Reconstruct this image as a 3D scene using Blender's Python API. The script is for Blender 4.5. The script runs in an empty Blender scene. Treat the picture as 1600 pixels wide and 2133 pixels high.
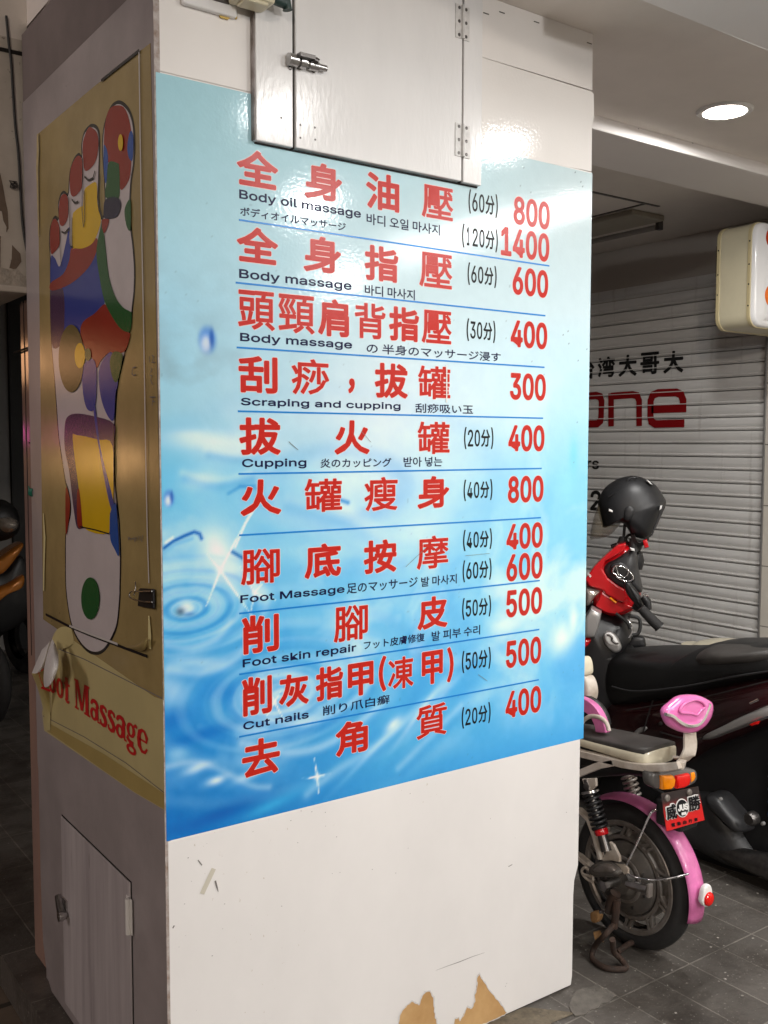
import bpy, bmesh, math, random, os
import numpy as np
from mathutils import Vector, Matrix
from mathutils.geometry import tessellate_polygon

random.seed(7)
PI = math.pi
scene = bpy.context.scene
COL = scene.collection

# ------------------------------------------------------------------ camera
# axes solved from the vanishing points of the column, shutter and floor tiles
CAM = np.array([-0.7721986920072621, -1.8375182298690125, 1.5])
R_ = np.array([0.8133761540217058, -0.581735901439216, 0.0016040715573278636])
U_ = np.array([0.03885424386086856, 0.05707634469824445, 0.9976134715459126])
F_ = np.array([0.5804391266987938, 0.8113726836987981, -0.06902744631341674])
FPX = 2050.0
cd = bpy.data.cameras.new('camera')
cd.sensor_fit = 'VERTICAL'
cd.sensor_height = 24.0
cd.lens = 24.0 * FPX / 2133.0
cd.clip_start = 0.05
cd.clip_end = 500
cam = bpy.data.objects.new('camera', cd)
COL.objects.link(cam)
cam.matrix_world = Matrix(((R_[0], U_[0], -F_[0], CAM[0]), (R_[1], U_[1], -F_[1], CAM[1]),
                           (R_[2], U_[2], -F_[2], CAM[2]), (0, 0, 0, 1)))
scene.camera = cam

# ------------------------------------------------------------------ world: a dark night sky
W = bpy.data.worlds.new('World')
scene.world = W
W.use_nodes = True
wn = W.node_tree.nodes
wbg = wn['Background']
sky = wn.new('ShaderNodeTexSky')
sky.sky_type = 'NISHITA'
sky.sun_disc = False
sky.sun_elevation = math.radians(-4)
sky.sun_rotation = math.radians(200)
W.node_tree.links.new(sky.outputs[0], wbg.inputs[0])
wbg.inputs[1].default_value = 0.03
vs = scene.view_settings
vs.view_transform = 'Standard'
vs.look = 'None'
vs.gamma = 1
vs.exposure = 0.0
try:
    scene.cycles.max_bounces = 8
    scene.cycles.diffuse_bounces = 5
    scene.cycles.glossy_bounces = 4
    scene.cycles.sample_clamp_indirect = 6
    scene.cycles.use_denoising = True
except Exception:
    pass


# ------------------------------------------------------------------ photo pixel -> point on a real plane
def ray(p):
    return (p[0] - 800) * R_ - (p[1] - 1066.5) * U_ + FPX * F_


def onx(p, X=0.0):
    d = ray(p)
    return CAM + d * ((X - CAM[0]) / d[0])


def ony(p, Y=0.0):
    d = ray(p)
    return CAM + d * ((Y - CAM[1]) / d[1])


def onz(p, Z=0.0):
    d = ray(p)
    return CAM + d * ((Z - CAM[2]) / d[2])


def crop(ox, oy, s):
    return lambda x, y: (ox + x / s, oy + y / s)


# ------------------------------------------------------------------ objects
def tag(o, label=None, cat=None, group=None, kind=None):
    if label: o['label'] = label
    if cat: o['category'] = cat
    if group: o['group'] = group
    if kind: o['kind'] = kind
    return o


def thing(name, label, cat, loc=(0, 0, 0), group=None):
    o = bpy.data.objects.new(name, None)
    o.empty_display_size = 0.1
    COL.objects.link(o)
    o.location = loc
    return tag(o, label, cat, group)


def root_loc(o):
    while o is not None:
        if o.type == 'EMPTY':
            return np.array(o.location)
        o = o.parent
    return np.zeros(3)


class MB:
    def __init__(self):
        self.v = []
        self.f = []

    def add(self, vs_, fs_):
        n = len(self.v)
        self.v += [tuple(map(float, p)) for p in vs_]
        self.f += [tuple(n + i for i in f) for f in fs_]
        return self

    def box(self, a, b):
        (x0, y0, z0), (x1, y1, z1) = a, b
        x0, x1 = min(x0, x1), max(x0, x1)
        y0, y1 = min(y0, y1), max(y0, y1)
        z0, z1 = min(z0, z1), max(z0, z1)
        return self.add([(x0, y0, z0), (x1, y0, z0), (x1, y1, z0), (x0, y1, z0), (x0, y0, z1), (x1, y0, z1), (x1, y1, z1), (x0, y1, z1)],
                        [(0, 3, 2, 1), (4, 5, 6, 7), (0, 1, 5, 4), (1, 2, 6, 5), (2, 3, 7, 6), (3, 0, 4, 7)])

    def rings(self, rings, cap0=True, cap1=True, closed=False):
        n = len(rings[0])
        vs_ = [p for r in rings for p in r]
        fs_ = []
        m = len(rings)
        for i in range(m if closed else m - 1):
            j = (i + 1) % m
            for k in range(n):
                k2 = (k + 1) % n
                fs_.append((i * n + k, i * n + k2, j * n + k2, j * n + k))
        if not closed:
            if cap0: fs_.append(tuple(range(n - 1, -1, -1)))
            if cap1: fs_.append(tuple((m - 1) * n + k for k in range(n)))
        return self.add(vs_, fs_)

    def tube(self, pts, r, seg=10, closed=False, flat=None, up=None):
        """flat=(w, h): a strap of that half width / half height, else round of radius r (number or list)"""
        P = [np.array(p, float) for p in pts]
        n = len(P)
        rr = r if isinstance(r, (list, tuple)) else [r] * n
        rings = []
        prev = None
        for i in range(n):
            if closed:
                t = P[(i + 1) % n] - P[i - 1]
            else:
                t = P[min(i + 1, n - 1)] - P[max(i - 1, 0)]
            t = t / (np.linalg.norm(t) + 1e-12)
            if up is not None:
                a = np.cross(t, np.array(up, float))
            elif prev is None:
                a = np.cross(t, (0, 0, 1)) if abs(t[2]) < 0.9 else np.cross(t, (1, 0, 0))
            else:
                a = prev - t * (prev @ t)
            a = a / (np.linalg.norm(a) + 1e-12)
            b = np.cross(t, a)
            prev = a
            if flat:
                w, h = flat
                rings.append([P[i] + a * w + b * h, P[i] - a * w + b * h, P[i] - a * w - b * h, P[i] + a * w - b * h])
            else:
                rings.append([P[i] + rr[i] * (a * math.cos(2 * PI * k / seg) + b * math.sin(2 * PI * k / seg)) for k in range(seg)])
        return self.rings(rings, closed=closed)

    def lathe(self, c, axis, prof, seg=40, cap=False):
        """prof: list of (radius, offset along axis)"""
        ax = np.array(axis, float)
        ax /= np.linalg.norm(ax)
        a = np.cross(ax, (0, 0, 1)) if abs(ax[2]) < 0.9 else np.cross(ax, (1, 0, 0))
        a /= np.linalg.norm(a)
        b = np.cross(ax, a)
        rings = [[np.array(c) + ax * o + rad * (a * math.cos(2 * PI * k / seg) + b * math.sin(2 * PI * k / seg)) for k in range(seg)] for rad, o in prof]
        return self.rings(rings, cap0=cap, cap1=cap)

    def poly(self, pts3):
        tris = tessellate_polygon([[Vector(p) for p in pts3]])
        return self.add(pts3, [tuple(t) for t in tris])

    def prism(self, pts3, off):
        """polygon sheet given thickness along vector off"""
        n = len(pts3)
        A = [np.array(p, float) for p in pts3]
        off = np.array(off, float)
        tris = tessellate_polygon([[Vector(p) for p in A]])
        vs_ = A + [p + off for p in A]
        fs_ = [tuple(t) for t in tris] + [tuple(n + i for i in reversed(t)) for t in tris]
        fs_ += [(i, (i + 1) % n, n + (i + 1) % n, n + i) for i in range(n)]
        return self.add(vs_, fs_)

    def pillow(self, pts, axis, t0, t1, p=2.0, nr=9):
        """closed outline swollen to both sides along axis: t0 on the - side, t1 on the + side"""
        A = np.array(pts, float)
        c = A.mean(0)
        ax = np.array(axis, float)
        n = len(A)
        ss = [math.sin(PI / 2 * (i / nr)) for i in range(1, nr + 1)]
        vs_ = [tuple(c - ax * t0)]
        rings = []
        for sgn, t in ((-1, t0), (1, t1)):
            lst = ss if sgn < 0 else ss[:-1][::-1]
            for s in lst:
                h = t * (max(0, 1 - s ** p)) ** (1 / p)
                rings.append([tuple(c + (q - c) * s + ax * sgn * h) for q in A])
        for r in rings: vs_ += r
        vs_.append(tuple(c + ax * t1))
        fs_ = [(0, 1 + (k + 1) % n, 1 + k) for k in range(n)]
        for i in range(len(rings) - 1):
            a0 = 1 + i * n
            for k in range(n):
                k2 = (k + 1) % n
                fs_.append((a0 + k, a0 + k2, a0 + n + k2, a0 + n + k))
        a0 = 1 + (len(rings) - 1) * n
        L = len(vs_) - 1
        fs_ += [(a0 + k, a0 + (k + 1) % n, L) for k in range(n)]
        return self.add(vs_, fs_)

    def build(self, name, mat, parent=None, smooth=None, bevel=None, fix=True, subsurf=0):
        me = bpy.data.meshes.new(name)
        off = root_loc(parent) if parent is not None else np.zeros(3)
        V = np.array(self.v, float) - off
        me.from_pydata([tuple(p) for p in V], [], self.f)
        if fix:
            bm = bmesh.new()
            bm.from_mesh(me)
            bmesh.ops.recalc_face_normals(bm, faces=bm.faces)
            bm.to_mesh(me)
            bm.free()
        me.materials.append(mat)
        o = bpy.data.objects.new(name, me)
        COL.objects.link(o)
        if parent is not None:
            o.parent = parent
        if smooth is not None:
            me.shade_smooth()
            if smooth < 180:
                me.set_sharp_from_angle(angle=math.radians(smooth))
        if bevel:
            b = o.modifiers.new('bevel', 'BEVEL')
            b.width = bevel
            b.segments = 2
            b.limit_method = 'ANGLE'
            b.angle_limit = math.radians(40)
        if subsurf:
            s = o.modifiers.new('sub', 'SUBSURF')
            s.levels = subsurf
            s.render_levels = subsurf
        return o


def catmull(pts, n=6, closed=True):
    P = [np.array(p, float) for p in pts]
    out = []
    m = len(P)
    for i in range(m if closed else m - 1):
        p0, p1, p2, p3 = (P[(i - 1) % m], P[i], P[(i + 1) % m], P[(i + 2) % m]) if closed else (P[max(i - 1, 0)], P[i], P[i + 1], P[min(i + 2, m - 1)])
        for k in range(n):
            t = k / n
            out.append(0.5 * ((2 * p1) + (-p0 + p2) * t + (2 * p0 - 5 * p1 + 4 * p2 - p3) * t * t + (-p0 + 3 * p1 - 3 * p2 + p3) * t ** 3))
    if not closed: out.append(P[-1])
    return out


# ------------------------------------------------------------------ materials
def srgb(r, g, b):
    f = lambda c: (c / 255 / 12.92) if c / 255 <= 0.04045 else ((c / 255 + 0.055) / 1.055) ** 2.4
    return (f(r), f(g), f(b))


def mat(name, col, rough=0.5, metal=0.0, var=0.0, vscale=6.0, col2=None, bump=0.0, bscale=80.0, spec=0.5, coat=0.0,
        trans=0.0, emit=None, estr=0.0, specks=0.0, sscale=60.0, scol=(0.05, 0.045, 0.04), stretch=None, rvar=0.0, alpha=1.0):
    m = bpy.data.materials.new(name)
    m.use_nodes = True
    nt = m.node_tree
    N, Lk = nt.nodes, nt.links
    b = N['Principled BSDF']
    b.inputs['Base Color'].default_value = (*col, 1)
    b.inputs['Roughness'].default_value = rough
    b.inputs['Metallic'].default_value = metal
    b.inputs['Specular IOR Level'].default_value = spec
    b.inputs['Coat Weight'].default_value = coat
    b.inputs['Coat Roughness'].default_value = 0.08
    b.inputs['Transmission Weight'].default_value = trans
    b.inputs['Alpha'].default_value = alpha
    if emit:
        b.inputs['Emission Color'].default_value = (*emit, 1)
        b.inputs['Emission Strength'].default_value = estr
    tc = N.new('ShaderNodeTexCoord')
    mp = N.new('ShaderNodeMapping')
    Lk.new(tc.outputs['Object'], mp.inputs[0])
    if stretch: mp.inputs['Scale'].default_value = stretch
    cur = None
    if var > 0 or col2:
        nz = N.new('ShaderNodeTexNoise')
        nz.inputs['Scale'].default_value = vscale
        nz.inputs['Detail'].default_value = 7
        nz.inputs['Roughness'].default_value = 0.62
        Lk.new(mp.outputs[0], nz.inputs['Vector'])
        rmp = N.new('ShaderNodeMapRange')
        rmp.inputs['From Min'].default_value = 0.32
        rmp.inputs['From Max'].default_value = 0.70
        Lk.new(nz.outputs['Fac'], rmp.inputs['Value'])
        mx = N.new('ShaderNodeMix')
        mx.data_type = 'RGBA'
        mx.inputs['A'].default_value = (*col, 1)
        c2 = col2 if col2 else tuple(c * (1 - var) for c in col)
        mx.inputs['B'].default_value = (*c2, 1)
        Lk.new(rmp.outputs[0], mx.inputs['Factor'])
        cur = mx.outputs['Result']
        if rvar > 0:
            rr = N.new('ShaderNodeMapRange')
            rr.inputs['To Min'].default_value = max(0.02, rough - rvar)
            rr.inputs['To Max'].default_value = rough + rvar
            Lk.new(rmp.outputs[0], rr.inputs['Value'])
            Lk.new(rr.outputs[0], b.inputs['Roughness'])
    if specks > 0:
        n2 = N.new('ShaderNodeTexNoise')
        n2.inputs['Scale'].default_value = sscale
        n2.inputs['Detail'].default_value = 3
        Lk.new(mp.outputs[0], n2.inputs['Vector'])
        n3 = N.new('ShaderNodeTexNoise')
        n3.inputs['Scale'].default_value = 4.0
        Lk.new(mp.outputs[0], n3.inputs['Vector'])
        ad = N.new('ShaderNodeMath')
        ad.operation = 'MULTIPLY_ADD'
        ad.inputs[1].default_value = 0.45
        Lk.new(n3.outputs['Fac'], ad.inputs[0])
        Lk.new(n2.outputs['Fac'], ad.inputs[2])
        rp = N.new('ShaderNodeMapRange')
        rp.inputs['From Min'].default_value = 1.06 - specks
        rp.inputs['From Max'].default_value = 1.10 - specks
        Lk.new(ad.outputs[0], rp.inputs['Value'])
        mx2 = N.new('ShaderNodeMix')
        mx2.data_type = 'RGBA'
        if cur is None: mx2.inputs['A'].default_value = (*col, 1)
        else: Lk.new(cur, mx2.inputs['A'])
        mx2.inputs['B'].default_value = (*scol, 1)
        Lk.new(rp.outputs[0], mx2.inputs['Factor'])
        cur = mx2.outputs['Result']
    if cur is not None:
        Lk.new(cur, b.inputs['Base Color'])
    if bump > 0:
        nb = N.new('ShaderNodeTexNoise')
        nb.inputs['Scale'].default_value = bscale
        nb.inputs['Detail'].default_value = 3
        Lk.new(mp.outputs[0], nb.inputs['Vector'])
        bp = N.new('ShaderNodeBump')
        bp.inputs['Strength'].default_value = 1.0
        bp.inputs['Distance'].default_value = bump
        Lk.new(nb.outputs['Fac'], bp.inputs['Height'])
        Lk.new(bp.outputs[0], b.inputs['Normal'])
        if coat > 0: Lk.new(bp.outputs[0], b.inputs['Coat Normal'])
    return m


FILM = dict(bump=0.0003, bscale=140.0, rough=0.10)
M = {}
M['white_board'] = mat('white_laminate', (0.80, 0.77, 0.745), rough=0.42, var=0.07, vscale=2.5, specks=0.02, sscale=110, scol=(0.5, 0.47, 0.44), bump=0.0002, bscale=40)
M['white_low'] = mat('white_laminate_scuffed', (0.79, 0.765, 0.75), rough=0.40, var=0.09, vscale=2.6, specks=0.045, sscale=130, scol=(0.58, 0.53, 0.48), stretch=(1, 1, 0.6))
M['white_film'] = mat('white_film', (0.80, 0.775, 0.75), var=0.04, vscale=3, **FILM)
M['door_paint'] = mat('white_paint', (0.79, 0.785, 0.785), var=0.07, vscale=5, bump=0.0004, bscale=70, rough=0.2, stretch=(1.6, 1.6, 0.45), specks=0.0)
M['red_print'] = mat('red_print', srgb(186, 34, 24), rough=0.25, spec=0.35, bump=0.0002, bscale=55)
M['halo'] = mat('pale_pink_print', srgb(236, 205, 203), rough=0.25)
M['navy'] = mat('navy_print', srgb(14, 18, 62), rough=0.3, spec=0.2)
M['black_print'] = mat('black_print', (0.008, 0.008, 0.010), rough=0.3, spec=0.2)
M['line_blue'] = mat('blue_print', srgb(26, 126, 205), rough=0.25)
M['gap'] = mat('dark_gap', (0.012, 0.010, 0.009), rough=0.9)
M['purple_paint'] = mat('mauve_grey_paint', (0.42, 0.375, 0.380), rough=0.34, var=0.40, vscale=2.4, bump=0.0004, bscale=60, specks=0.075, sscale=45, scol=(0.16, 0.14, 0.14))
M['hatch_paint'] = mat('mauve_grey_scratched_paint', (0.36, 0.325, 0.34), rough=0.36, var=0.3, vscale=7, col2=(0.56, 0.52, 0.53), stretch=(3, 3, 0.22), specks=0.06, sscale=40, scol=(0.18, 0.15, 0.15))
M['olive'] = mat('aged_cream_plastic', srgb(176, 156, 106), rough=0.2, var=0.42, vscale=3.2, bump=0.00016, bscale=110, rvar=0.05, spec=0.38, specks=0.075, sscale=60, scol=(0.16, 0.12, 0.06))
M['banner'] = mat('aged_yellow_vinyl', srgb(203, 190, 138), rough=0.3, var=0.16, vscale=4, bump=0.0003, bscale=30)
M['banner_strip'] = mat('olive_vinyl', srgb(180, 160, 100), rough=0.3, var=0.15, vscale=5)
M['sleeve'] = mat('sleeve_edge', (0.62, 0.60, 0.58), rough=0.3)
PRINT = dict(rough=0.19, bump=0.00016, bscale=110, spec=0.32)
M['z_black'] = mat('poster_black', (0.010, 0.010, 0.012), **PRINT)
M['z_white'] = mat('poster_white', (0.62, 0.57, 0.585), var=0.12, vscale=7, **PRINT)
M['z_red'] = mat('poster_red', srgb(150, 44, 34), var=0.15, **PRINT)
M['z_blue'] = mat('poster_blue', srgb(48, 66, 150), **PRINT)
M['z_lblue'] = mat('poster_mid_blue', srgb(38, 84, 165), **PRINT)
M['z_green'] = mat('poster_green', srgb(30, 92, 48), **PRINT)
M['z_olive'] = mat('poster_olive', srgb(92, 88, 52), **PRINT)
M['z_yellow'] = mat('poster_yellow', srgb(226, 186, 30), var=0.1, **PRINT)
M['z_purple'] = mat('poster_purple', srgb(72, 48, 84), **PRINT)
M['z_navy'] = mat('poster_navy', srgb(26, 30, 62), **PRINT)
M['red_serif'] = mat('red_vinyl', srgb(196, 30, 36), rough=0.3)
M['paper'] = mat('paper_back', (0.66, 0.64, 0.63), rough=0.8, var=0.12, vscale=25)
M['kraft'] = mat('kraft_backing', srgb(172, 132, 82), rough=0.85, var=0.3, vscale=14, col2=srgb(196, 158, 108))
M['tape'] = mat('old_tape', srgb(196, 190, 176), rough=0.45)
M['scratch'] = mat('scratch', (0.17, 0.155, 0.15), rough=0.8)
M['steel'] = mat('steel', (0.55, 0.54, 0.53), rough=0.28, metal=1.0, var=0.35, vscale=60)
M['hinge'] = mat('painted_hinge', (0.70, 0.69, 0.68), rough=0.35, metal=0.0, var=0.25, vscale=60)
M['chrome'] = mat('chrome', (0.85, 0.85, 0.86), rough=0.08, metal=1.0)
M['dark_steel'] = mat('dark_steel', (0.16, 0.15, 0.145), rough=0.35, metal=0.9, var=0.4, vscale=50)
M['black_plastic'] = mat('black_plastic', (0.010, 0.010, 0.011), rough=0.42, bump=0.0002, bscale=500)
M['matte_black'] = mat('matte_black_shell', (0.012, 0.0125, 0.014), rough=0.45, bump=0.00008, bscale=900)
M['rubber'] = mat('rubber', (0.020, 0.019, 0.019), rough=0.75, var=0.4, vscale=20, bump=0.0006, bscale=220)
M['vinyl_black'] = mat('seat_vinyl', (0.012, 0.0125, 0.013), rough=0.46, bump=0.0003, bscale=900, var=0.3, vscale=6)
M['dusty_vinyl'] = mat('dusty_seat_vinyl', (0.055, 0.050, 0.046), rough=0.55, bump=0.0003, bscale=900, var=0.5, vscale=12)
M['grey_plastic'] = mat('dark_grey_plastic', (0.030, 0.030, 0.032), rough=0.42, var=0.25, vscale=14, bump=0.00015, bscale=600)
M['maroon'] = mat('maroon_paint', (0.034, 0.004, 0.006), rough=0.22, coat=0.6, var=0.5, vscale=5, col2=(0.016, 0.008, 0.008), specks=0.06, sscale=70, scol=(0.09, 0.06, 0.05))
M['red_paint'] = mat('red_gloss_paint', srgb(196, 16, 26), rough=0.25, coat=0.6, var=0.15, vscale=9)
M['silver_paint'] = mat('silver_paint', (0.42, 0.41, 0.40), rough=0.35, metal=0.6)
M['cream_paint'] = mat('cream_paint', srgb(218, 210, 186), rough=0.32, var=0.18, vscale=16, specks=0.06, sscale=50, scol=(0.3, 0.24, 0.17), coat=0.2)
M['white_frame'] = mat('white_frame_paint', srgb(210, 202, 192), rough=0.4, var=0.3, vscale=14, col2=srgb(160, 146, 130), specks=0.05, sscale=70, scol=(0.2, 0.13, 0.08))
M['pink'] = mat('pink_plastic', srgb(222, 114, 176), rough=0.24, coat=0.4, var=0.12, vscale=10)
M['pink_fender'] = mat('pink_dusty_plastic', srgb(222, 122, 180), rough=0.32, coat=0.2, var=0.35, vscale=9, col2=srgb(164, 80, 124))
M['amber'] = mat('amber_lens', srgb(240, 140, 20), rough=0.15, bump=0.0008, bscale=160)
M['red_lens'] = mat('red_lens', srgb(214, 24, 18), rough=0.15, bump=0.0006, bscale=160)
M['rim'] = mat('dusty_alloy', (0.30, 0.28, 0.26), rough=0.42, metal=0.55, var=0.45, vscale=22, col2=(0.16, 0.13, 0.11))
M['motor'] = mat('dusty_hub', (0.055, 0.05, 0.046), rough=0.6, var=0.5, vscale=20, col2=(0.11, 0.095, 0.08))
M['rust'] = mat('rusty_steel', (0.020, 0.013, 0.010), rough=0.85, var=0.5, vscale=40, col2=(0.055, 0.027, 0.016), bump=0.0008, bscale=200)
M['ochre_rubber'] = mat('ochre_rubber', srgb(150, 112, 70), rough=0.75, var=0.3, vscale=40)
M['plate_red'] = None
M['plate_white'] = mat('plate_white', (0.75, 0.74, 0.72), rough=0.35)
M['visor'] = mat('smoked_visor', (0.14, 0.115, 0.075), rough=0.06, alpha=0.42)
M['shutter'] = None
M['shutter_text'] = mat('black_paint_lettering', (0.012, 0.012, 0.012), rough=0.45)
M['shutter_red'] = mat('dark_red_paint', srgb(132, 12, 18), rough=0.4)
M['ceil'] = mat('ceiling_paint', (0.80, 0.745, 0.69), rough=0.75, var=0.16, vscale=1.6)
M['beam_paint'] = mat('beam_paint', (0.80, 0.765, 0.74), rough=0.6, var=0.05, vscale=2)
M['wall_paint'] = mat('wall_paint', (0.50, 0.46, 0.42), rough=0.8, var=0.1, vscale=2)
M['tile_wall'] = None
M['ivory'] = mat('ivory_enamel', srgb(212, 204, 176), rough=0.35, var=0.10, vscale=6, coat=0.1)
M['acrylic'] = mat('white_acrylic', (0.82, 0.82, 0.82), rough=0.12, emit=(1, 1, 1), estr=0.0)
M['orange'] = mat('orange_vinyl', srgb(245, 120, 30), rough=0.2)
M['orange_red'] = mat('orange_red_vinyl', srgb(200, 60, 16), rough=0.2)
M['lamp_emit'] = mat('lamp_diffuser', (1, 1, 1), emit=(1.0, 0.93, 0.80), estr=22.0)
M['tube_emit'] = mat('tube_glow', (1, 1, 1), emit=(1.0, 0.97, 0.92), estr=7.0)
M['trim_white'] = mat('lamp_trim', (0.75, 0.74, 0.72), rough=0.4)
M['peeling'] = None
M['plastic_wrap'] = mat('wrapped_brown_panel', (0.46, 0.28, 0.21), col2=(0.26, 0.19, 0.20), rough=0.13, bump=0.0016, bscale=7, vscale=3.5, stretch=(1, 1, 0.35), coat=0.3)
M['dark_wall'] = mat('dark_wall', (0.20, 0.195, 0.19), rough=0.5, var=0.15, vscale=2)
M['black_void'] = mat('black_frame', (0.01, 0.01, 0.01), rough=0.6)
M['scooter_orange'] = mat('bronze_paint', srgb(190, 120, 52), rough=0.22, coat=0.5, metal=0.3)
M['lamp_glass'] = mat('headlight_glass', (0.55, 0.5, 0.45), rough=0.08, metal=0.7, bump=0.004, bscale=45)
M['green_wire'] = mat('green_wire', srgb(20, 110, 90), rough=0.4)
M['cable'] = mat('black_cable', (0.02, 0.02, 0.02), rough=0.6)
M['cement'] = mat('cement', (0.128, 0.115, 0.10), rough=0.9, var=0.4, vscale=30, bump=0.002, bscale=120)
M['grime'] = mat('grime_mortar', (0.075, 0.062, 0.045), rough=0.95, var=0.5, vscale=40, col2=(0.16, 0.13, 0.09), bump=0.004, bscale=90)
M['yellow_foam'] = mat('yellowed_glue', srgb(206, 176, 96), rough=0.7, var=0.2, vscale=40)


def noise_mix(nt, vec, scale, c1, c2, lo=0.35, hi=0.65, detail=6):
    N, L = nt.nodes, nt.links
    nz = N.new('ShaderNodeTexNoise')
    nz.inputs['Scale'].default_value = scale
    nz.inputs['Detail'].default_value = detail
    nz.inputs['Roughness'].default_value = 0.6
    L.new(vec, nz.inputs['Vector'])
    r = N.new('ShaderNodeMapRange')
    r.inputs['From Min'].default_value = lo
    r.inputs['From Max'].default_value = hi
    L.new(nz.outputs['Fac'], r.inputs['Value'])
    mx = N.new('ShaderNodeMix')
    mx.data_type = 'RGBA'
    for key, c in (('A', c1), ('B', c2)):
        if isinstance(c, tuple): mx.inputs[key].default_value = (*c, 1)
        else: L.new(c, mx.inputs[key])
    L.new(r.outputs[0], mx.inputs['Factor'])
    return mx.outputs['Result'], r.outputs[0]


def floor_material():
    """dark 15 x 30 cm pavers with pale grout, scuffs and specks"""
    m = bpy.data.materials.new('dark_paver_floor')
    m.use_nodes = True
    nt = m.node_tree
    N, L = nt.nodes, nt.links
    b = N['Principled BSDF']
    tc = N.new('ShaderNodeTexCoord')
    mp = N.new('ShaderNodeMapping')
    mp.inputs['Location'].default_value = (-1.25, 0.116, 0)
    L.new(tc.outputs['Object'], mp.inputs[0])
    br = N.new('ShaderNodeTexBrick')
    br.offset = 0.5
    br.offset_frequency = 2
    br.inputs['Scale'].default_value = 1.0
    br.inputs['Brick Width'].default_value = 0.15
    br.inputs['Row Height'].default_value = 0.30
    br.inputs['Mortar Size'].default_value = 0.0026
    br.inputs['Mortar Smooth'].default_value = 0.3
    br.inputs['Color1'].default_value = (0.078, 0.070, 0.062, 1)
    br.inputs['Color2'].default_value = (0.112, 0.101, 0.091, 1)
    br.inputs['Mortar'].default_value = (0.20, 0.182, 0.16, 1)
    L.new(mp.outputs[0], br.inputs['Vector'])
    br.offset = 0.0
    c, f = noise_mix(nt, tc.outputs['Object'], 5.0, br.outputs['Color'], (0.034, 0.027, 0.021), 0.44, 0.70)
    c2, f2 = noise_mix(nt, tc.outputs['Object'], 55.0, c, (0.24, 0.225, 0.205), 0.68, 0.76, 3)
    c2, f3 = noise_mix(nt, tc.outputs['Object'], 2.1, c2, (0.030, 0.025, 0.021), 0.55, 0.72, 8)
    c2, f4 = noise_mix(nt, tc.outputs['Object'], 110.0, c2, (0.26, 0.245, 0.22), 0.66, 0.72, 2)
    c2, f5 = noise_mix(nt, tc.outputs['Object'], 9.0, c2, (0.16, 0.145, 0.125), 0.60, 0.80, 8)
    L.new(c2, b.inputs['Base Color'])
    rr = N.new('ShaderNodeMapRange')
    rr.inputs['To Min'].default_value = 0.42
    rr.inputs['To Max'].default_value = 0.7
    L.new(f, rr.inputs['Value'])
    L.new(rr.outputs[0], b.inputs['Roughness'])
    bp = N.new('ShaderNodeBump')
    bp.inputs['Distance'].default_value = 0.002
    nz = N.new('ShaderNodeTexNoise')
    nz.inputs['Scale'].default_value = 60
    nz.inputs['Detail'].default_value = 5
    L.new(tc.outputs['Object'], nz.inputs['Vector'])
    sm = N.new('ShaderNodeMath')
    sm.operation = 'MULTIPLY_ADD'
    sm.inputs[1].default_value = -0.7
    L.new(br.outputs['Fac'], sm.inputs[0])
    L.new(nz.outputs['Fac'], sm.inputs[2])
    L.new(sm.outputs[0], bp.inputs['Height'])
    L.new(bp.outputs[0], b.inputs['Normal'])
    return m


def street_material():
    m = bpy.data.materials.new('worn_brick_street')
    m.use_nodes = True
    nt = m.node_tree
    N, L = nt.nodes, nt.links
    b = N['Principled BSDF']
    tc = N.new('ShaderNodeTexCoord')
    br = N.new('ShaderNodeTexBrick')
    br.inputs['Scale'].default_value = 1.0
    br.inputs['Brick Width'].default_value = 0.4
    br.inputs['Row Height'].default_value = 0.2
    br.inputs['Mortar Size'].default_value = 0.012
    br.inputs['Color1'].default_value = (0.12, 0.09, 0.068, 1)
    br.inputs['Color2'].default_value = (0.15, 0.115, 0.085, 1)
    br.inputs['Mortar'].default_value = (0.03, 0.025, 0.02, 1)
    L.new(tc.outputs['Object'], br.inputs['Vector'])
    c, f = noise_mix(nt, tc.outputs['Object'], 3.0, br.outputs['Color'], (0.06, 0.048, 0.036))
    L.new(c, b.inputs['Base Color'])
    b.inputs['Roughness'].default_value = 0.75
    return m


def peeling_material():
    m = bpy.data.materials.new('peeling_plaster')
    m.use_nodes = True
    nt = m.node_tree
    N, L = nt.nodes, nt.links
    b = N['Principled BSDF']
    tc = N.new('ShaderNodeTexCoord')
    c, _ = noise_mix(nt, tc.outputs['Object'], 6.0, (0.66, 0.61, 0.55), (0.46, 0.42, 0.37), 0.3, 0.7)
    c, _ = noise_mix(nt, tc.outputs['Object'], 45.0, c, (0.18, 0.15, 0.125), 0.66, 0.72, 4)
    L.new(c, b.inputs['Base Color'])
    b.inputs['Roughness'].default_value = 0.85
    return m


def tile_wall_material():
    m = bpy.data.materials.new('beige_wall_tile')
    m.use_nodes = True
    nt = m.node_tree
    N, L = nt.nodes, nt.links
    b = N['Principled BSDF']
    tc = N.new('ShaderNodeTexCoord')
    mp = N.new('ShaderNodeMapping')
    mp.inputs['Rotation'].default_value = (0, PI / 2, PI / 2)
    L.new(tc.outputs['Object'], mp.inputs[0])
    br = N.new('ShaderNodeTexBrick')
    br.offset = 0
    br.inputs['Scale'].default_value = 1
    br.inputs['Brick Width'].default_value = 0.3
    br.inputs['Row Height'].default_value = 0.3
    br.inputs['Mortar Size'].default_value = 0.003
    br.inputs['Color1'].default_value = (0.64, 0.60, 0.53, 1)
    br.inputs['Color2'].default_value = (0.67, 0.63, 0.56, 1)
    br.inputs['Mortar'].default_value = (0.25, 0.23, 0.2, 1)
    L.new(mp.outputs[0], br.inputs['Vector'])
    L.new(br.outputs['Color'], b.inputs['Base Color'])
    b.inputs['Roughness'].default_value = 0.25
    return m


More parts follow.
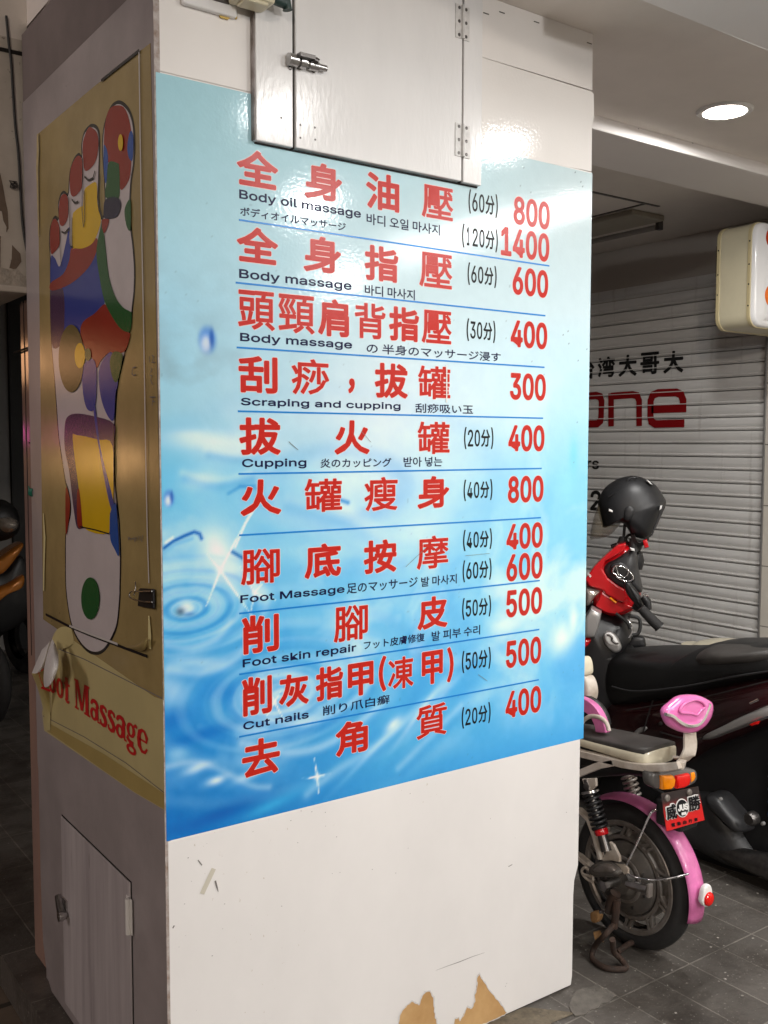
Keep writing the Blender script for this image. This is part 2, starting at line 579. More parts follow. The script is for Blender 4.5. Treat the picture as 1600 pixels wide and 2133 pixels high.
def shutter_material():
    m = bpy.data.materials.new('galvanised_slats')
    m.use_nodes = True
    nt = m.node_tree
    N, L = nt.nodes, nt.links
    b = N['Principled BSDF']
    tc = N.new('ShaderNodeTexCoord')
    mp = N.new('ShaderNodeMapping')
    mp.inputs['Scale'].default_value = (1, 0.5, 6)
    L.new(tc.outputs['Object'], mp.inputs[0])
    c, f = noise_mix(nt, mp.outputs[0], 3.0, (0.80, 0.79, 0.775), (0.62, 0.61, 0.59), 0.3, 0.75)
    L.new(c, b.inputs['Base Color'])
    b.inputs['Metallic'].default_value = 0.12
    b.inputs['Roughness'].default_value = 0.36
    mp2 = N.new('ShaderNodeMapping')
    mp2.inputs['Scale'].default_value = (1, 9, 0.6)
    L.new(tc.outputs['Object'], mp2.inputs[0])
    c2, f2 = noise_mix(nt, mp2.outputs[0], 2.2, c, (0.48, 0.455, 0.43), 0.58, 0.86, 5)
    L.new(c2, b.inputs['Base Color'])
    nd = N.new('ShaderNodeTexNoise')
    nd.inputs['Scale'].default_value = 3.2
    nd.inputs['Detail'].default_value = 2
    L.new(tc.outputs['Object'], nd.inputs['Vector'])
    bd = N.new('ShaderNodeBump')
    bd.inputs['Distance'].default_value = 0.007
    L.new(nd.outputs['Fac'], bd.inputs['Height'])
    L.new(bd.outputs[0], b.inputs['Normal'])
    return m


def plate_material():
    """red plate darkening to black along its top edge"""
    m = bpy.data.materials.new('red_black_plate')
    m.use_nodes = True
    nt = m.node_tree
    N, L = nt.nodes, nt.links
    b = N['Principled BSDF']
    at = N.new('ShaderNodeAttribute')
    at.attribute_name = 'paint'
    L.new(at.outputs['Color'], b.inputs['Base Color'])
    b.inputs['Roughness'].default_value = 0.35
    return m


M['floor'] = floor_material()
M['street'] = street_material()
M['peeling'] = peeling_material()
M['tile_wall'] = tile_wall_material()
M['shutter'] = shutter_material()
M['plate_red'] = plate_material()

# ================================================================== SETTING
ZC = 2.571          # arcade ceiling
XS = 3.6            # shop front line
b = MB().box((-0.06, -7, -0.10), (XS + 0.6, 9, 0.0))
tag(b.build('floor', M['floor']), kind='structure')
b = MB().box((-40, -40, -0.30), (40, 60, -0.105))
tag(b.build('street', M['street']), kind='structure')
b = MB().box((-0.02, -7, ZC), (XS + 0.6, 0.56, ZC + 0.12))
b.box((0.02, 0.56, 2.60), (XS + 0.6, 9, 2.72))
b.box((-3.5, 0.895, 2.56), (0.0195, 9, 2.70))
tag(b.build('ceiling', M['ceil']), kind='structure')

# shallow painted beam behind the downlight, running from the column to the shop
byn = float(onz((1240, 240), ZC)[1])
bzl = float(ony((1240, 269), byn)[2])
byf = float(onz((1235, 345), bzl)[1])
b = MB().box((0.03, byn, bzl), (XS - 0.01, byf, 2.5985))
tag(b.build('ceiling_beam', M['beam_paint'], bevel=0.004), 'shallow white painted ceiling beam behind the glowing downlight', 'beam')
bm_ = bpy.data.objects['ceiling_beam']
sp_ = MB()
for q, r_ in (((1443, 297), 3), ((1456, 299), 2), ((1505, 312), 3), ((1514, 313), 2.5), ((1551, 326), 4), ((1578, 334), 3), ((1330, 268), 1.5)):
    p_ = ony(q, byn - 0.0006)
    sp_.poly([(p_[0] + r_ * .0013 * math.cos(k * PI / 4) * (1.6 if k % 3 else 1), p_[1], p_[2] + r_ * .0009 * math.sin(k * PI / 4)) for k in range(8)])
tag(sp_.build('dirt_speck', M['scratch'], bm_, fix=False), kind='stuff')
# nearer beam in the top right corner
b = MB().box((1.0, -0.62, 2.50), (XS - 0.01, -0.305, 2.569))
tag(b.build('ceiling_beam', M['beam_paint'], bevel=0.004), 'pale ceiling beam in the top right corner, nearer than the downlight', 'beam')

# ------------------------------------------------------------------ lamps of the arcade
def downlight(x, y, z, power, label, group=None):
    group = 'round downlights in the arcade ceiling'
    t = thing('downlight', label, 'ceiling lamp', (x, y, z), group)
    MB().lathe((x, y, z), (0, 0, 1), [(0.068, 0.0), (0.069, -0.006), (0.082, -0.007), (0.088, -0.002), (0.088, 0.001)], 48).build('trim_ring', M['trim_white'], t, smooth=40)
    MB().lathe((x, y, z), (0, 0, 1), [(0.0675, 0.002), (0.067, -0.004), (0.045, -0.0065), (0.02, -0.0075), (0.0005, -0.008)], 40, cap=True).build('diffuser', M['lamp_emit'], t, smooth=60)
    ld = bpy.data.lights.new('bulb', 'AREA')
    ld.shape = 'DISK'
    ld.size = 0.13
    ld.energy = power
    ld.color = (1.0, 0.985, 0.965)
    lo = bpy.data.objects.new('bulb', ld)
    COL.objects.link(lo)
    lo.parent = t
    lo.location = (0, 0, -0.014)
    return t


downlight(2.005, 0.165, ZC - 0.001, 18, 'glowing round downlight in the ceiling at upper right', None)
downlight(1.65, -0.83, ZC - 0.001, 6.5, 'round downlight whose glare shows beside the cabinet hinge', None)
downlight(0.83, -1.02, ZC - 0.001, 7, 'round downlight above the walkway in front of the bolt', None)
downlight(1.54, -1.95, ZC - 0.001, 18, 'round downlight over the walkway behind the viewer', None)
downlight(0.55, -2.9, ZC - 0.001, 40, 'round downlight nearest the street behind the viewer', None)
downlight(2.7, -3.5, ZC - 0.001, 30, 'round downlight near the shop front behind the viewer', None)

t = thing('fluorescent_lamp', 'long bare fluorescent batten on the ceiling near the shop front', 'ceiling lamp', (2.29, -1.7, ZC - 0.001))
MB().box((2.25, -2.45, ZC - 0.045), (2.33, -0.95, ZC - 0.001)).build('housing', M['trim_white'], t, bevel=0.004)
MB().tube([(2.29, -2.42, ZC - 0.065), (2.29, -0.98, ZC - 0.065)], 0.014, 14).build('tube', M['tube_emit'], t, smooth=60)
ld = bpy.data.lights.new('tube_light', 'AREA')
ld.shape = 'RECTANGLE'
ld.size = 0.03
ld.size_y = 1.4
ld.energy = 26
ld.color = (1.0, 0.98, 0.96)
lo = bpy.data.objects.new('tube_light', ld)
COL.objects.link(lo)
lo.parent = t
lo.location = (0, 0, -0.084)

t = thing('globe_fill_lamp', 'added white globe lamp behind the viewer, even fill for the column front', 'ceiling lamp', (0.55, -4.7, 2.57))  # added lamp, out of view: evens the light on the column front
MB().tube([(0.55, -4.7, 2.57), (0.55, -4.7, 2.28)], 0.008, 10).build('rod', M['dark_steel'], t, smooth=60)
MB().lathe((0.55, -4.7, 2.16), (0, 0, 1), [(0.115 * math.sin(PI * k / 14) + 0.001, -0.115 * math.cos(PI * k / 14)) for k in range(15)], 28).build('globe', mat('added_globe_glow', (1, 1, 1), emit=(1.0, 0.96, 0.91), estr=9.0), t, smooth=180)
ld = bpy.data.lights.new('bulb', 'POINT')
ld.energy = 165
ld.shadow_soft_size = 0.12
ld.color = (1.0, 0.98, 0.955)
lo = bpy.data.objects.new('bulb', ld)
COL.objects.link(lo)
lo.parent = t
lo.location = (0, 0.26, -0.41)

# added street lamp, unseen, on the road side: lights the mauve side of the column
t = thing('street_fill_lamp', 'added street lamp across the road, fill light for the mauve side', 'street lamp', (-6.0, 0.3, -0.105))
MB().tube([(-6.0, 0.3, -0.105), (-6.0, 0.3, 3.6), (-5.9, 0.3, 3.9), (-5.3, 0.3, 4.0)], [0.07, 0.05, 0.05, 0.04], 12).build('pole', M['dark_steel'], t, smooth=60)
MB().lathe((-5.2, 0.3, 3.98), (0, 0, 1), [(0.02, 0.06), (0.16, 0.02), (0.17, -0.02), (0.14, -0.04)], 24).build('lamp_head', M['dark_steel'], t, smooth=50)
ld = bpy.data.lights.new('bulb', 'POINT')
ld.energy = 270
ld.shadow_soft_size = 0.7
ld.color = (1.0, 0.86, 0.83)
lo = bpy.data.objects.new('bulb', ld)
COL.objects.link(lo)
lo.parent = t
lo.location = (0.8, 0, 3.95)

t2 = thing('street_fill_lamp', 'added street lamp on the near kerb, fill light from behind the viewer', 'street lamp', (-4.6, -5.5, -0.105))  # added lamp, out of view: brightens the lintel beam and column front
MB().tube([(-4.6, -5.5, -0.105), (-4.6, -5.5, 2.7), (-4.5, -5.5, 2.95), (-4.0, -5.4, 3.05)], [0.07, 0.05, 0.05, 0.04], 12).build('pole', M['dark_steel'], t2, smooth=60)
MB().lathe((-3.9, -5.4, 3.03), (0, 0, 1), [(0.02, 0.06), (0.16, 0.02), (0.17, -0.02), (0.14, -0.04)], 24).build('lamp_head', M['dark_steel'], t2, smooth=50)
ld = bpy.data.lights.new('bulb', 'POINT')
ld.energy = 400
ld.shadow_soft_size = 0.12
ld.color = (1.0, 0.86, 0.72)
lo = bpy.data.objects.new('bulb', ld)
COL.objects.link(lo)
lo.parent = t2
lo.location = (0.7, 0.1, 3.05)

# lit shop signs far down the lane: their colours lie as sheen on the street side of the column
t = thing('shop_sign', 'orange lit shop sign far down the lane', 'sign', (-5.0, 13.6, 3.3))
MB().box((-5.3, 12.2, 3.05), (-5.06, 15.2, 3.6)).build('case', M['dark_steel'], t, bevel=0.02)
MB().box((-5.059, 12.25, 3.1), (-5.03, 15.15, 3.55)).build('lit_panel', mat('orange_sign_glow', (1, 0.5, 0.25), emit=(1.0, 0.32, 0.12), estr=5.0), t)
MB().tube([(-5.2, 13.6, -0.1), (-5.2, 13.6, 3.06)], 0.06, 10).build('pole', M['dark_steel'], t, smooth=60)
ld = bpy.data.lights.new('glow', 'POINT')
ld.energy = 90
ld.shadow_soft_size = 0.9
ld.color = (1.0, 0.50, 0.24)
lo = bpy.data.objects.new('glow', ld)
COL.objects.link(lo)
lo.parent = t
lo.location = (1.1, 0, 0)
t = thing('neon_sign', 'small pink neon sign far down the lane', 'sign', (-5.0, 17.4, 1.7))
MB().box((-5.3, 17.0, 1.5), (-5.06, 17.9, 1.85)).build('case', M['dark_steel'], t, bevel=0.02)
MB().box((-5.059, 17.05, 1.54), (-5.03, 17.85, 1.81)).build('lit_panel', mat('pink_neon_glow', (1, 0.3, 0.7), emit=(1.0, 0.12, 0.5), estr=7.0), t)
MB().tube([(-5.2, 17.4, -0.1), (-5.2, 17.4, 1.51)], 0.05, 10).build('pole', M['dark_steel'], t, smooth=60)

# low warm shop lantern further down the road (its glare lies on the foot poster)
t = thing('wall_lantern', 'low warm orange lantern on a post down the street', 'lantern', (-5.0, 13.76, -0.105))
MB().tube([(-5.0, 13.76, -0.105), (-5.0, 13.76, 1.08)], 0.035, 12).build('post', M['dark_steel'], t, smooth=60)
MB().lathe((-5.0, 13.76, 1.2), (0, 0, 1), [(0.05, -0.12), (0.12, -0.09), (0.13, 0.08), (0.03, 0.14)], 20, cap=True).build('glass', mat('lantern_glow', (1, 0.6, 0.3), emit=(1.0, 0.55, 0.22), estr=30.0), t, smooth=50)
ld = bpy.data.lights.new('bulb', 'POINT')
ld.energy = 14
ld.shadow_soft_size = 0.10
ld.color = (1.0, 0.56, 0.25)
lo = bpy.data.objects.new('bulb', ld)
COL.objects.link(lo)
lo.parent = t
lo.location = (-0.1, -0.35, 1.32)

# ================================================================== ADVERTISING COLUMN
col = thing('advertising_column', 'square white clad column carrying the blue price sign and the foot poster', 'column', (0.6, 0.45, 0))
b = MB().box((0.012, 0.016, 0.0), (1.186, 0.887, 2.5705))
b.build('core', M['purple_paint'], col)
# lower white board with its worn right edge
lowb = [(0.004, 0.004), (1.183, 0.004), (1.187, 0.03), (1.187, 0.26), (1.190, 0.30), (1.204, 0.34), (1.2045, 0.6945), (0.004, 0.6945)]
MB().prism([(x, 0.0, z) for x, z in lowb], (0, 0.0155, 0)).build('lower_board', M['white_low'], col, bevel=0.002)
MB().box((0.004, 0.002, 0.695), (1.2165, 0.0155, 2.2155)).build('sign_board', M['white_board'], col)
# upper boards
MB().box((0.004, 0.001, 2.216), (0.345, 0.0155, 2.5705)).build('upper_board', M['white_board'], col, bevel=0.002)
P = [ony(q)[[0, 2]] for q in ((1003, 118), (1234, 190), (1238.5, 196), (1239, 243), (1234.5, 262), (1233.5, 357), (1003, 314))]
MB().prism([(x, 0.0012, z) for x, z in P], (0, 0.0145, 0)).build('upper_film_panel', M['white_film'], col, bevel=0.0015)
P = [ony(q)[[0, 2]] for q in ((900, -60), (1237.5, 71), (1236, 150), (1235, 189), (1003, 117.5))]
zt = 2.5705
MB().prism([(0.80, 0.004, zt), (1.2145, 0.004, zt), (1.2165, 0.004, 2.427), (0.80, 0.004, 2.4265)], (0, 0.0115, 0)).build('top_panel', M['white_board'], col, bevel=0.0015)
b = MB()
for q in ((1013, 28), (1046, 26), (1118, 46), (1228, 90)):
    p = ony(q, 0.0032)
    b.box((p[0] - 0.009, p[1], p[2] - 0.0012), (p[0] + 0.009, p[1] + 0.001, p[2] + 0.0012))
b.build('staple', M['dark_steel'], col)

def ribbon2(pts, w, closed=False):
    """flat band along a 2D polyline: returns 2D verts, quads"""
    P = [np.array(p, float) for p in pts]
    n = len(P)
    vs_, fs_ = [], []
    ws = w if isinstance(w, (list, tuple)) else [w] * n
    for i in range(n):
        if closed: a, c = P[i - 1], P[(i + 1) % n]
        else: a, c = P[max(i - 1, 0)], P[min(i + 1, n - 1)]
        t1 = P[i] - a
        t2 = c - P[i]
        if np.linalg.norm(t1) < 1e-9: t1 = t2
        if np.linalg.norm(t2) < 1e-9: t2 = t1
        t1 = t1 / np.linalg.norm(t1)
        t2 = t2 / np.linalg.norm(t2)
        t = t1 + t2
        t /= np.linalg.norm(t) + 1e-9
        nn = np.array([-t[1], t[0]])
        k = min(1.6, 1 / max(0.3, abs(nn @ np.array([-t1[1], t1[0]]))))
        vs_ += [P[i] + nn * ws[i] / 2 * k, P[i] - nn * ws[i] / 2 * k]
    for i in range(n if closed else n - 1):
        j = (i + 1) % n
        fs_.append((2 * i, 2 * i + 1, 2 * j + 1, 2 * j))
    return vs_, fs_


# torn laminate at the foot: brown backing shows
c8 = crop(330, 1600, 1.739)
tears = [[(868, 960), (872, 900), (890, 868), (920, 842), (944, 856), (952, 828), (966, 810), (985, 806), (998, 830), (1000, 880), (1008, 918), (1016, 960)],
         [(1066, 960), (1074, 905), (1088, 903), (1092, 915), (1104, 895), (1118, 864), (1136, 868), (1147, 840), (1145, 818), (1152, 800), (1156, 752), (1162, 745), (1178, 770), (1200, 806), (1238, 848), (1263, 888), (1235, 905), (1200, 920), (1140, 960)]]
for tr in tears:
    pts = []
    for q in tr:
        p = ony(c8(*q), -0.0006)
        pts.append((p[0], -0.0006, max(0.005, p[2])))
    patch_ = MB().prism(pts, (0, 0.0005, 0)).build('torn_patch', M['kraft'], col)
    rr_ = random.Random(len(tr))
    edge_ = [np.array((p[0], p[2])) for p in pts]
    fine = []
    for a_, b_ in zip(edge_, edge_[1:]):
        for k_ in range(5):
            fine.append(a_ + (b_ - a_) * k_ / 5 + np.array([rr_.uniform(-.0016, .0016), rr_.uniform(-.0016, .0016)]))
    v_, f_ = ribbon2(fine, [rr_.uniform(.0012, .0048) for _ in fine])
    MB().add([(p[0], -0.0012, max(0.003, p[1])) for p in v_], f_).build('torn_edge', M['paper'], patch_, fix=False)


def front_ribbon(name, pix, w, m, parent, off=-0.0008, ws=None):
    P2 = [ony(q, off)[[0, 2]] for q in pix]
    v, f = ribbon2(P2, ws or w)
    return MB().add([(p[0], off, p[1]) for p in v], f).build(name, m, parent, fix=False)


front_ribbon('scratch', [c8(1005, 733), c8(1050, 716), c8(1090, 702), c8(1140, 682), c8(1183, 668)], 0.002, M['scratch'], col, ws=[0.0005, 0.0011, 0.0017, 0.0012, 0.0004])
front_ribbon('tape_remnant', [c8(158, 456), c8(201, 364)], 0.011, M['tape'], col)
front_ribbon('scratch', [c8(206, 408), c8(212, 430), c8(217, 448)], 0.003, M['scratch'], col, ws=[0.004, 0.0035, 0.001])
front_ribbon('scratch', [c8(144, 333), c8(158, 352)], 0.002, M['scratch'], col)
front_ribbon('scratch', [c8(1268, 357), c8(1282, 349)], 0.002, M['scratch'], col)
front_ribbon('scratch', [c8(52, 580), c8(58, 570)], 0.003, M['scratch'], col)
b = MB()
rs = random.Random(3)
for q in ((99, 606), (75, 648), (447, 500), (138, 877), (233, 582), (646, 249), (505, 270), (556, 158), (517, 155), (606, 210), (775, 367), (1203, 183), (1292, 253), (912, 92), (480, 190), (605, 160), (630, 382), (658, 378), (108, 325), (176, 273), (860, 380), (905, 290), (343, 230), (120, 410), (95, 492), (240, 492), (195, 680), (1465, 40), (1478, 160), (1258, 790), (1262, 780)):
    p = ony(c8(*q), -0.0005)
    r1 = rs.uniform(0.0004, 0.0011)
    a = rs.uniform(0, PI)
    b.poly([(p[0] + r1 * math.cos(a + 2 * PI * k / 6) * (1 if k % 3 else 1.8), -0.0005, p[2] + r1 * math.sin(a + 2 * PI * k / 6)) for k in range(6)])
b.build('dirt_speck', M['scratch'], col, fix=False)
tag(bpy.data.objects['dirt_speck'], kind='stuff')

# ------------------------------------------------------------------ mauve side panel on the street side
bx = [(0.016, 0.006), (0.885, 0.006)]
b = MB()
prof = [(0.002, 0.10), (0.002, 2.395), (0.884, 2.395), (0.884, 0.62), (0.878, 0.60), (0.880, 0.30), (0.872, 0.12), (0.84, 0.03), (0.80, 0.004), (0.002, 0.004)]
b.prism([(0.0, y, z) for y, z in prof], (0.0115, 0, 0))
b.build('side_panel', M['purple_paint'], col, bevel=0.001)
MB().box((0.003, 0.002, 2.398), (0.0115, 0.886, 2.5705)).build('side_top_panel', mat('shaded_brown_grey_paint', (0.20, 0.165, 0.16), rough=0.6, var=0.4, vscale=3), col)  # darker than the panel below: shade near the top put into the paint
MB().box((-0.0015, 0.0005, 0.004), (0.0105, 0.0018, 2.565)).build('corner_strip', mat('corner_bead', (0.50, 0.46, 0.45), rough=0.4, var=0.5, vscale=40, col2=(0.2, 0.13, 0.09)), col)

# hatch in the side panel
c3 = crop(0, 1200, 2.285)
h = [onx(c3(*q), -0.001) for q in ((295, 1168), (610, 1415), (624, 1440), (635, 2200), (297, 2200))]
hy0, hy1, hz1 = h[3][1], h[0][1], h[0][2]
hz1 = float((h[0][2] + h[1][2]) / 2)
hd = MB().box((-0.004, hy0, 0.035), (-0.0005, hy1, hz1)).build('hatch_door', M['hatch_paint'], col, bevel=0.0015)
g = MB()
for a, c in (((hy0 - 0.004, hz1), (hy1 + 0.001, hz1 + 0.003)), ((hy0 - 0.004, 0.02), (hy0, hz1)),):
    g.box((-0.0012, a[0], a[1]), (-0.0004, c[0], c[1]))
g.build('hatch_gap', M['gap'], col)
p = onx(c3(617, 1615), -0.006)
b = MB()
pz = [onx(c3(617, y), -0.006)[2] for y in (1535, 1700)]
b.tube([(-0.009, p[1], pz[0]), (-0.009, p[1], pz[1])], 0.0065, 12)
b.box((-0.006, p[1] - 0.012, pz[1]), (-0.004, p[1] + 0.02, pz[0]))
b.build('hinge', mat('white_hinge', (0.75, 0.74, 0.72), rough=0.35), hd, smooth=40)
p = onx(c3(300, 1575), -0.01)
b = MB()
b.box((-0.008, p[1] - 0.02, p[2] - 0.022), (-0.004, p[1] + 0.012, p[2] + 0.022))
b.tube([(-0.012, p[1] + 0.035, p[2] + 0.016), (-0.016, p[1] - 0.002, p[2] - 0.006), (-0.016, p[1] - 0.022, p[2] - 0.016)], [0.008, 0.011, 0.012], 12)
b.lathe((-0.02, p[1] - 0.024, p[2] - 0.012), (1, 0, 0), [(0.003, -0.012), (0.012, -0.01), (0.013, 0.0), (0.006, 0.012)], 16, cap=True)
b.build('latch', M['steel'], hd, smooth=40)
# small pale drips on the hatch
# ------------------------------------------------------------------ access cabinet at the top of the front face
YC = -0.016
def cxz(q, y=YC):
    p = ony(q, y)
    return p[0], p[2]
xl, zl = cxz((534, 301))
xd0, _ = cxz((614, 312))
xd1, _ = cxz((963, 372))
xr, zr = cxz((1003, 379))
zb = (zl + zr) / 2
cab = col
MB().box((xl, YC, zb), (xd0 - 0.0035, 0.0005, ZC - 0.001)).build('cabinet_stile', M['door_paint'], cab, bevel=0.002)
MB().box((xd1 + 0.003, YC, zb), (xr, 0.0005, ZC - 0.001)).build('cabinet_stile', M['door_paint'], cab, bevel=0.002)
door = MB().box((xd0 + 0.003, YC, zb + 0.0015), (xd1 - 0.002, 0.0, ZC - 0.002)).build('cabinet_door', M['door_paint'], cab, bevel=0.002)
MB().box((xl + 0.004, -0.004, zb - 0.003), (xr - 0.002, 0.0004, zb - 0.0003)).build('painted_shadow_strip', M['gap'], cab)  # dark strip: gap line and shadow under the cabinet, put in as colour
b = MB()
for xa, xb in ((xd0 - 0.0034, xd0 + 0.0029), (xd1 - 0.0019, xd1 + 0.0029)):
    b.box((xa, -0.009, zb), (xb, 0.0003, ZC - 0.001))
b.build('door_gap', M['gap'], cab)
MB().box((xl - 0.0025, -0.013, zb + 0.002), (xl - 0.0003, 0.0006, ZC - 0.001)).build('cabinet_edge', mat('raw_edge', (0.46, 0.42, 0.42), rough=0.7, var=0.5, vscale=20, col2=(0.12, 0.09, 0.07)), cab)
c9 = crop(900, 0, 4.571)
for top, bot in (((221, 30), (221, 355)), ((218, 1165), (218, 1482))):
    x0, z1 = cxz(c9(*top))
    _, z0 = cxz(c9(*bot))
    hx = cxz(c9(289, top[1] + 20))[0]
    x1 = hx + (hx - x0) * 0.98
    hg = MB().box((x0, YC - 0.0022, z0), (hx - 0.003, YC - 0.0002, z1)).box((hx + 0.003, YC - 0.0022, z0 - 0.001), (x1, YC - 0.0002, z1 - 0.001)).build('hinge', M['hinge'], door, bevel=0.0006)
    n = 3
    for k in range(n):
        za = z0 + (z1 - z0) * k / n
        MB().tube([(hx, YC - 0.004, za + 0.0008), (hx, YC - 0.004, za + (z1 - z0) / n - 0.0008)], 0.0042, 12).build('knuckle', M['hinge'], hg, smooth=40) if False else None
    MB().tube([(hx, YC - 0.004, z0 + 0.001), (hx, YC - 0.004, z1 - 0.001)], 0.0042, 12).build('hinge_pin', M['hinge'], door, smooth=40)
    b = MB()
    for xs in (x0 + 0.011, x1 - 0.011):
        for fz in (0.1, 0.5, 0.9):
            b.lathe((xs, YC - 0.0028, z0 + (z1 - z0) * fz), (0, 1, 0), [(0.0005, -0.0006), (0.0038, 0.0), (0.0042, 0.001)], 12, cap=True)
    b.build('screw', M['dark_steel'], door, smooth=40)
# bolt latch
c10 = crop(360, 0, 4.444)
YB = YC - 0.010
def bp_(x, y, Y=YB): return ony(c10(x, y), Y)
a0 = bp_(1068, 560); a1 = bp_(1150, 566); a2 = bp_(1170, 572); a3 = bp_(1225, 584); a4 = bp_(1345, 604); a5 = bp_(1420, 614)
zbolt = float(a2[2])
x_ = lambda p: float(p[0])
lp0 = cxz(c10(1056, 490)); lp1 = cxz(c10(1135, 640)); lp2 = cxz(c10(1330, 680))
bolt = MB().box((lp0[0], YC - 0.002, lp1[1]), (xd0 - 0.004, YC - 0.0002, lp0[1])).box((xd0 + 0.0035, YC - 0.002, lp1[1] + 0.003), (lp2[0], YC - 0.0002, lp0[1] - 0.002)).build('bolt_plate', M['hinge'], door)
MB().tube([(x_(a0), YB, zbolt), (x_(a1), YB, zbolt)], 0.0125, 16).build('bolt_keeper', M['steel'], bolt, smooth=40)
MB().tube([(x_(a2), YB, zbolt), (x_(a3), YB, zbolt)], 0.0125, 16).tube([(x_(a3) + 0.008, YB, zbolt - 0.001), (x_(a4), YB, zbolt - 0.001)], 0.010, 16).build('bolt_barrel', M['steel'], bolt, smooth=40)
MB().tube([(x_(a0) + 0.004, YB, zbolt), (x_(a5), YB, zbolt)], 0.0068, 12).build('bolt_rod', M['steel'], bolt, smooth=40)
k0 = bp_(1160, 510, YC - 0.02); k1 = bp_(1300, 545, YC - 0.02); k2 = bp_(1345, 575, YC - 0.022)
MB().tube([k0, k1], None, flat=(0.004, 0.010), up=(0, 1, 0)).tube([k1, k2], 0.007, 12).build('bolt_handle', M['dark_steel'], bolt, smooth=40)
b = MB()
for q in ((1092, 625), (1170, 630), (1305, 655), (1090, 505)):
    p = ony(c10(*q), YC - 0.003)
    b.lathe(p, (0, 1, 0), [(0.0005, -0.001), (0.0042, 0), (0.0045, 0.001)], 12, cap=True)
b.build('screw', M['dark_steel'], bolt, smooth=40)
b = MB()
for q in ((586, 245), (626, 260), (656, 266), (626, 287), (657, 291)):
    p = ony(q, YC - 0.0003)
    b.lathe(p, (0, 1, 0), [(0.0004, -0.0006), (0.0022, 0), (0.0024, 0.0006)], 10, cap=True)
b.build('screw', M['dark_steel'], door, smooth=40)

# things fixed at the very top of the column
t = thing('meter_box', 'grey metal meter box cut by the top edge above the sign', 'box', (0.10, -0.01, 2.4))
q0 = ony((382, 8), -0.012); q1 = ony((493, 36), -0.012)
MB().box((q0[0], -0.014, (q0[2] + q1[2]) / 2), (q1[0], 0.0005, ZC - 0.002)).build('case', M['door_paint'], t, bevel=0.003)
qa = ony((418, -6), -0.017); qb = ony((478, 7), -0.017)
MB().box((qa[0], -0.0165, (qa[2] + qb[2]) / 2), (qb[0], -0.0142, ZC - 0.006)).build('window', M['dark_steel'], t, bevel=0.001)
pts = [ony(q, -0.0005) for q in ((455, 28), (458, 38), (474, 42), (480, 37), (492, 41), (493, 36))]
MB().prism(pts, (0, -0.004, 0)).build('glue_patch', M['yellow_foam'], t)
t = thing('junction_unit', 'ivory plastic unit with a dark plug at the top edge beside the cabinet', 'socket', (0.25, -0.05, 2.5))
q0 = ony((494, 0), -0.07); q1 = ony((573, 22), -0.07)
zz = ony((535, 21), -0.040)[2] + 0.006
MB().box((q0[0] + 0.006, -0.075, zz), (q1[0], -0.016, ZC - 0.004)).build('case', M['ivory'], t, bevel=0.006)
MB().box((q0[0] + 0.02, -0.070, zz - 0.006), (q1[0] - 0.014, -0.03, zz + 0.001)).build('lower_plate', M['ivory'], t, bevel=0.002)
q2 = ony((597, 10), -0.05)
MB().tube([(q1[0] + 0.001, -0.05, zz + 0.022), (q2[0], -0.05, zz + 0.020), (q2[0] + 0.002, -0.05, zz + 0.006)], [0.011, 0.013, 0.010], 12).build('plug', mat('dark_green_plug', (0.02, 0.045, 0.042), rough=0.5), t, smooth=50)

# ================================================================== TEXT TOOLS
FDIR = bpy.utils.system_resource('DATAFILES', path='fonts')
def font(fn):
    try: return bpy.data.fonts.load(os.path.join(FDIR, fn))
    except Exception: return None
FONTS = {'latin': font('Inter.woff2'), 'cjk': font('Noto Sans CJK Regular.woff2')}
_gc = {}
FILL = {}
def glyph(body, fk, sp=1.0):
    key = (body, fk, sp)
    if key in _gc: return _gc[key]
    cu = bpy.data.curves.new('t', 'FONT')
    cu.body = body
    cu.resolution_u = 3
    cu.space_character = sp
    if FONTS[fk]: cu.font = FONTS[fk]
    o = bpy.data.objects.new('t', cu)
    COL.objects.link(o)
    dg = bpy.context.evaluated_depsgraph_get()
    me = bpy.data.meshes.new_from_object(o.evaluated_get(dg))
    V = np.array([v.co[:2] for v in me.vertices])
    Fc = [tuple(p.vertices) for p in me.polygons]
    cnt = {}
    for f in Fc:
        for i in range(len(f)):
            e = tuple(sorted((f[i], f[(i + 1) % len(f)])))
            cnt[e] = cnt.get(e, 0) + 1
    E = [e for e, c in cnt.items() if c == 1]
    bpy.data.objects.remove(o)
    bpy.data.curves.remove(cu)
    bpy.data.meshes.remove(me)
    # overlapping contours of the font give overlapping triangles: lift each onto a level of its own
    T_ = [(f[0], f[i], f[i + 1]) for f in Fc for i in range(1, len(f) - 1)]
    tri = V[np.array(T_)]
    bary = np.array([(.34, .33, .33), (.7, .15, .15), (.15, .7, .15), (.15, .15, .7), (.45, .45, .1), (.1, .45, .45), (.45, .1, .45)])
    pts = np.einsum('kb,tbc->tkc', bary, tri).reshape(-1, 2)
    lev = np.zeros(len(T_))
    cr = lambda p, q, P: (q[0] - p[0]) * (P[:, 1] - p[1]) - (q[1] - p[1]) * (P[:, 0] - p[0])
    for k in range(len(T_)):
        a_, b2, c_ = tri[k]
        if abs((b2[0] - a_[0]) * (c_[1] - a_[1]) - (b2[1] - a_[1]) * (c_[0] - a_[0])) < 1e-9: continue
        s1, s2, s3 = cr(a_, b2, pts), cr(b2, c_, pts), cr(c_, a_, pts)
        e_ = 1e-7
        ins = ((s1 > e_) & (s2 > e_) & (s3 > e_)) | ((s1 < -e_) & (s2 < -e_) & (s3 < -e_))
        hit = np.unique(np.nonzero(ins)[0] // len(bary))
        for j in hit:
            if j != k and lev[j] == lev[k]: lev[max(j, k)] += 1
    FILL[key] = (T_, lev)
    _gc[key] = (V, Fc, E)
    return _gc[key]


